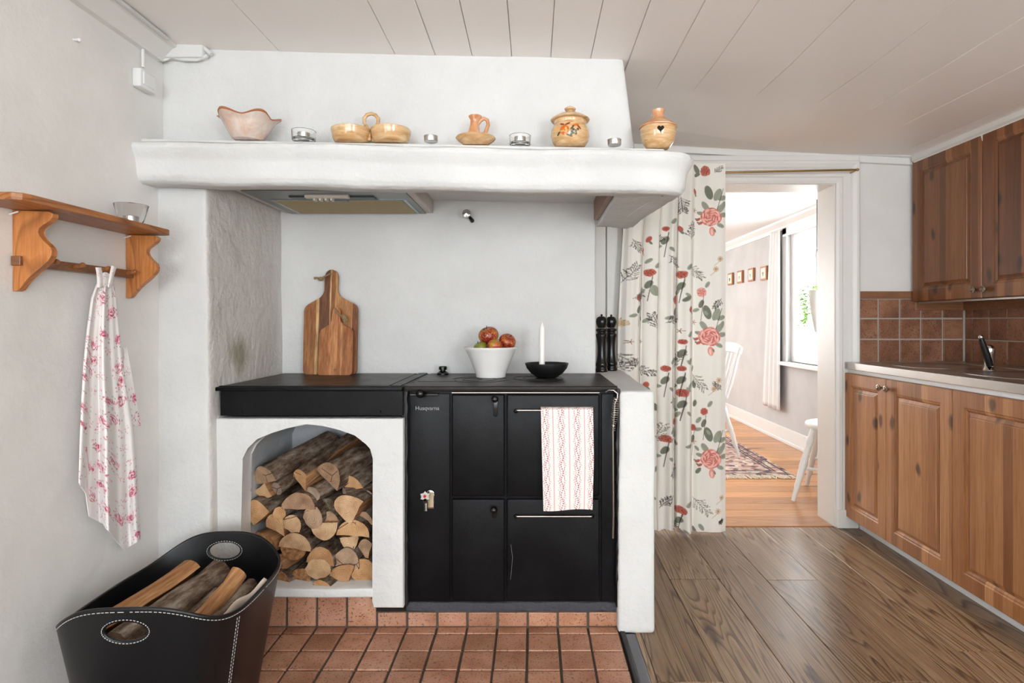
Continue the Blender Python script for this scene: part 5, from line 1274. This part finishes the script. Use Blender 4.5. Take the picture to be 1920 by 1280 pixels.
# steel worktop with two bowls
wt = thing('steel_worktop', 'stainless steel worktop with two round-cornered sink bowls and bright front edge', 'worktop', (XD, 3.2, .9))
b = B(); b.box(1.698-XD, XR-.008-XD, 1.42-3.2, .009, -.032, .0048, .003); ws = b.build('top_sheet', mSteel, wt)
bowls = [(2.00, 2.87, .19, .165), (2.00, 2.36, .19, .19)]
cs = []
for (x, y, rx, ry) in bowls:
    cb = B(); n = 36; cb.prism([(math.copysign(abs(math.cos(2*PI*k/n))**.75, math.cos(2*PI*k/n))*rx, math.copysign(abs(math.sin(2*PI*k/n))**.75, math.sin(2*PI*k/n))*ry) for k in range(n)], (x-XD, y-3.2, -.06), (1, 0, 0), (0, 1, 0), (0, 0, 1), .1); cs.append(cb)
cut(ws, cs)
for (x, y, rx, ry) in bowls:
    sp = lambda p, a, r, z: Vector((math.copysign(abs(math.cos(a))**.75, math.cos(a))*rx*r, math.copysign(abs(math.sin(a))**.75, math.sin(a))*ry*r, z))
    b = B(); b.lathe([(1.07, .0042), (1.06, .0072), (1.02, .0062), (1.0, .002), (.97, -.02), (.93, -.13), (.86, -.155), (.3, -.16), (.15, -.162), (.01, -.164)], (x-XD, y-3.2, 0), 48, caps=False, fn=sp)
    o = b.build('sink_bowl', mSteel, wt, smooth=True)
b = B(); b.box(2.20-XD, XR-.01-XD, 1.42-3.2, .008, .004, .010, .002); b.build('back_ledge', mSteel, wt, smooth=True)
# mixer tap
tp = thing('kitchen_tap', 'chrome kitchen tap with black slanting pull-out spout by the sink bowls', 'tap', (P(1855, 693, 2.62).x, 2.62, .905))
b = B(); b.lathe([(.001, 0), (.026, 0), (.027, .004), (.024, .008), (.022, .016), (.020, .018), (.0195, .075), (.022, .079), (.022, .098), (.018, .108), (.010, .114), (.001, .115)], seg=32); b.build('tap_body', mChrome, tp, smooth=True)
b = B(); b.tube([(-.012, -.020, .022), (-.030, -.024, .070), (-.050, -.028, .118), (-.060, -.030, .146)], [.013, .014, .012, .009], 14); lv = b.build('spout', mBlack, tp, smooth=True)
b = B(); b.sphere((-.061, -.030, .150), .0105, 14, 8); b.build('spout_tip', mChrome, lv, smooth=True)
# ------------------------------------------------------------------ upper cabinets
XU = P(1709, 0, 3.20).x
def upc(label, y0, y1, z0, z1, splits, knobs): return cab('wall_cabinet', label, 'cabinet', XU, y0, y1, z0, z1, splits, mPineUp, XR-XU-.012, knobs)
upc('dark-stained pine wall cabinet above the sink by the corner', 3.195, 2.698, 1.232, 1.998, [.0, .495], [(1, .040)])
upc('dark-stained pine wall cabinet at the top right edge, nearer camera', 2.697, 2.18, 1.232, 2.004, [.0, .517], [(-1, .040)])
b = B(); b.box(XU+.03, XU+.05, 2.18, 3.19, 1.222, 1.2315, .001); tag(b.build('light_rail', mSteel), 'thin metal rail under the dark pine wall cabinets', 'rail')
# ------------------------------------------------------------------ the next room
b = B(); b.box(-1.5, 2.6, YB+.001, 8.2, -.12, -.012); fn = struct(b.build('floor_next_room', mGrout))
y = YB+.002; i = 0; wds = [.165]+[.125]*40
while y < 8.05:
    wd = wds[i]; z0 = .004 if i == 0 else 0
    x0, x1 = (DX0+.006, DX1-.006) if y+wd < YB2+.01 else (-1.3, 2.34)
    b = B(); b.box(-(x1-x0)/2, (x1-x0)/2, -wd/2+.0008, wd/2-.0008, -.012, z0+.0, .002, 1); b.build('plank', mPineFloor, fn, loc=((x0+x1)/2, y+wd/2, 0)); y += wd; i += 1
mWN = plaster('next_room_wall_paint', (200, 200, 199), .05); XN = 2.35
b = B()
WY0, WY1, WZ0, WZ1 = 3.95, 5.42, .76, 1.94
for y0, y1, z0, z1 in ((YB2, WY0, 0, 2.2), (WY1, 8.1, 0, 2.2), (WY0, WY1, 0, WZ0), (WY0, WY1, WZ1, 2.2)): b.box(XN, XN+.18, y0, y1, z0, z1)
struct(b.build('wall_next_right', mWN))
b = B(); b.box(-1.5, 2.6, 8.0, 8.1, 0, 2.2); struct(b.build('wall_next_back', mWN))
b = B(); b.box(-1.5, -1.4, YB2, 8.1, 0, 2.2); struct(b.build('wall_next_left', mWN))
b = B(); b.box(-1.5, 2.6, YB2, 8.1, 2.075, 2.2); cn2 = struct(b.build('ceiling_next_room', mWhite))
b = B(); b.skin([b.ring([(XN+.005, y, 1.985), (XN-.012, y, 1.985), (XN-.016, y, 2.02), (XN-.05, y, 2.055), (XN-.055, y, 2.08), (XN+.005, y, 2.08)]) for y in (YB2, 8.0)]); struct(b.build('trim_9', mWhite))
b = B(); b.box(XN-.016, XN, YB2, 8.0, 0, .145, .004); b.box(XN-.024, XN, YB2, 8.0, 0, .03, .004); struct(b.build('baseboard_right', mWhite))
b = B(); b.box(XN-.06, XN+.12, WY0-.06, WY1+.06, WZ0-.035, WZ0, .006); struct(b.build('window_sill', mWhite))
window(4, (XN+.03, WY0, WZ0), (0, 1, 0), (1, 0, 0), WY1-WY0, WZ1-WZ0, 3)
b = B(); b.box(XN-.014, XN+.004, WY1, WY1+.09, WZ0, WZ1+.06, .004); b.box(XN-.014, XN+.004, WY0, WY1+.09, WZ1, WZ1+.07, .004); struct(b.build('trim_10', mWhite))
# roller blind rod at window head
tag(B().tube([(XN-.03, WY0, 1.925), (XN-.03, WY1+.02, 1.925)], .010, 10).build('blind_roller', mWhite, smooth=True), 'slim white roller at the head of the far window', 'blind')
# sheer curtain in the next room
def shc(u, v):
    Y = 5.45+.42*(1-u)*(.55+.45*v)+.02; X = XN-.05+.018*np.sin(u*2*PI*4)*(.5+.5*v); return X, Y, 1.99-(1.99-.30)*v
tag(sheet('sheer_curtain', 60, 40, shc, mSheer), 'long white curtain panel beside the far window', 'curtain')
# four small framed pictures
mFr = M('picture_frame_wood', rough=.5, col=(170, 116, 72)); mMat = M('picture_mount', rough=.8, col=(232, 222, 206)); mGn = M('picture_green', rough=.8, col=(96, 128, 80)); mGy = M('picture_grey', rough=.8, col=(170, 172, 170))
for i, (px, py, pw) in enumerate(((1372, 523, 12), (1390, 519, 13), (1411, 515, 14), (1435, 512, 16))):
    Y = F*XN/(px-CX); z = CH-(py-CY)*Y/F; dy = Y*Y*pw/F/XN*.5*.72; hh_ = .070
    t = thing('framed_picture', ['leftmost small framed picture, with a green plant print', 'second small framed picture from the left, pale print', 'third small framed picture from the left, pale print', 'rightmost small framed picture beside the white curtain panel'][i], 'picture', (XN-.001, Y, z), 0, 'row of small pictures on the far room wall')
    b = B(); b.box(-.022, 0, -dy, dy, -hh_, hh_, .002); o = b.build('frame', mFr, t)
    b = B(); b.box(-.0235, -.021, -dy+.022, dy-.022, -hh_+.018, hh_-.018); o2 = b.build('mount', mMat, t)
    b = B()
    for k in range(5): b.tube([(-.0242, 0, -.03), (-.0242, (k-2)*.010, .006+.006*(k % 2))], .003, 5)
    b.build('print_motif', mGn if i == 0 else mGy, t)
# hanging plant pot in the window
hp_ = thing('hanging_plant', 'white hanging pot with trailing green leaves in the far window', 'plant', (2.20, 4.55, 1.30))
b = B(); b.lathe([(.001, -.26), (.018, -.25), (.045, -.10), (.062, .06), (.066, .07), (.060, .07), (.03, .05), (.001, .05)], seg=28); b.build('pot', mWhite, hp_, smooth=True)
b = B()
for k in range(3): a = 2*PI*k/3; b.tube([(math.cos(a)*.06, math.sin(a)*.06, .065), (0, 0, .40)], .0015, 6)
b.tube([(0, 0, .40), (0, 0, .774)], .003, 6); b.build('hanging_wire', mBlackMat, hp_)
b = B(); rg = random.Random(4)
for k in range(420):
    th = rg.uniform(0, 2*PI); s_ = rg.random(); side = Vector((math.cos(th), math.sin(th), 0))
    if k % 3: q = Vector((-.05-.03*rg.random(), .10*rg.random()-.02+.04, .05-.26*s_))+side*rg.uniform(.01, .055)*(1-s_*.6)
    else: q = side*rg.uniform(.02, .11)+Vector((0, 0, .07+.03*rg.random()))
    n1_ = Vector((rg.uniform(-1, 1), rg.uniform(-1, 1), rg.uniform(-1, 1))).normalized(); n2_ = n1_.orthogonal().normalized(); r = rg.uniform(.008, .014)
    vs = [b.bm.verts.new(q+n1_*r), b.bm.verts.new(q+n2_*r*.7), b.bm.verts.new(q-n1_*r), b.bm.verts.new(q-n2_*r*.7)]; b.bm.faces.new(vs)
o = b.build('foliage', M('bright_leaf', rough=.5, col=(132, 176, 84)), hp_, normals=False); o['kind'] = 'stuff'
sp_ = thing('sill_plant', 'small grey potted plant on the far window sill', 'plant', (2.30, 4.62, WZ0+.001))
b = B(); b.lathe([(.001, 0), (.030, 0), (.042, .085), (.038, .085), (.03, .07), (.001, .07)], seg=24); b.build('pot', M('grey_pot', rough=.6, col=(160, 158, 156)), sp_, smooth=True)
b = B()
for k in range(60):
    th = rg.uniform(0, 2*PI); q = Vector((math.cos(th)*rg.uniform(.01, .06), math.sin(th)*rg.uniform(.01, .07), .085+rg.uniform(.0, .08))); n1_ = Vector((rg.uniform(-1, 1), rg.uniform(-1, 1), rg.uniform(-1, 1))).normalized(); n2_ = n1_.orthogonal().normalized(); r = .014
    b.bm.faces.new([b.bm.verts.new(q+n1_*r), b.bm.verts.new(q+n2_*r*.7), b.bm.verts.new(q-n1_*r), b.bm.verts.new(q-n2_*r*.7)])
o = b.build('foliage', M('grey_green_leaf', rough=.5, col=(140, 164, 148)), sp_, normals=False); o['kind'] = 'stuff'
# rug
def rugmat():
    m = M('oriental_rug', rough=.95, spec=.1); v = m.coord(scale=(1, 1, 1)); vo = m.n('ShaderNodeTexVoronoi'); vo.inputs['Scale'].default_value = 26; m.l(v, vo.inputs['Vector'])
    sc = m.n('ShaderNodeSeparateColor'); m.l(vo.outputs['Color'], sc.inputs[0])
    m.col(m.ramp(sc.outputs[0], [(.1, (96, 84, 92)), (.3, (178, 140, 128)), (.5, (198, 180, 164)), (.7, (150, 104, 100)), (.9, (206, 192, 176))])); return m
rg_ = thing('fringed_rug', 'patterned oriental rug with white fringe in the next room', 'rug', (1.15, 5.0, .004))
b = B(); b.box(-.75, .75, -.72, .9, 0, .008, .002); b.build('pile', rugmat(), rg_)
b = B()
for q in (.03, .09, .115):
    b.box(.75-q-.012, .75-q, -.72+q, .9, .0075, .0088); b.box(-.75, .75-q, -.72+q, -.72+q+.012, .0075, .0088)
b.build('border_lines', M('rug_dark_border', rough=.95, col=(70, 66, 76)), rg_)
b = B()
for k in range(150):
    x = -.75+1.5*k/149; b.tube([(x, -.715, .004), (x+rg.uniform(-.01, .01), -.76, .004), (x+rg.uniform(-.02, .02), -.80-rg.uniform(0, .015), .002)], .0035, 4)
o = b.build('fringe', M('wool_fringe', rough=.95, col=(226, 214, 196)), rg_); o['kind'] = 'stuff'
# chairs
def chair(label, loc, rz, grp='white painted chairs in the next room'):
    t = thing('spindle_chair', label, 'chair', loc, rz, grp)
    b = B(); n = 28; pts = [(math.cos(2*PI*k/n)*.20*(1+.06*math.cos(4*PI*k/n)), math.sin(2*PI*k/n)*.20) for k in range(n)]
    b.prism(pts, (0, 0, .445), (1, 0, 0), (0, 1, 0), (0, 0, 1), .035, .012, 3); b.build('seat', mWhite, t, smooth=True)
    for sx in (-1, 1):
        for sy in (-1, 1):
            p0 = Vector((sx*.13, sy*.13, .447)); p1 = Vector((sx*.225, sy*.23, 0)); ts = [0, .10, .14, .20, .24, .30, .34, .52, .56, .60, .75, .79, .83, 1]; rs = [.016, .018, .024, .024, .018, .022, .018, .023, .019, .021, .017, .020, .015, .012]
            b = B(); b.tube([p0.lerp(p1, a) for a in ts], rs, 14); b.build('leg', mWhite, t, smooth=True)
    b = B(); b.tube([(-.165, -.17, .2), (-.165, .17, .2)], .010, 8); b.tube([(.165, -.17, .2), (.165, .17, .2)], .010, 8); b.tube([(-.165, 0, .2), (.165, 0, .2)], .010, 8); b.build('stretcher', mWhite, t, smooth=True)
    for s_ in (-1, 1):
        b = B(); b.tube([(s_*.16, .15, .47), (s_*.175, .19, .60), (s_*.185, .235, .78), (s_*.19, .27, .90)], [.014, .016, .015, .012], 10); b.build('back_post', mWhite, t, smooth=True)
    for k in range(6):
        x = -.13+.052*k; b = B(); b.tube([(x*.9, .155, .475), (x, .20, .66), (x*1.05, .255, .85)], .007, 8); b.build('spindle', mWhite, t, smooth=True)
    b = B(); rings = []
    for k in range(13):
        a = -1+2*k/12; x = a*.205; yo = .262-.02*(1-a*a)*-1; z = .84+.02*(1-a*a); rings.append(b.ring([(x, yo-.010, z), (x, yo+.010, z+.004), (x, yo+.022, z+.075*(1-.25*a*a)), (x, yo+.004, z+.078*(1-.25*a*a))]))
    b.skin(rings); b.build('top_rail', mWhite, t, smooth=True, ang=60); return t
c1 = chair('white spindle-backed chair standing on the rug edge by the curtain', (1.43, 5.04, 0.0135), -PI/2+.25)
c2 = chair('white round-seated chair half hidden by the door jamb', (1.95, 3.74, .0), -2.18)
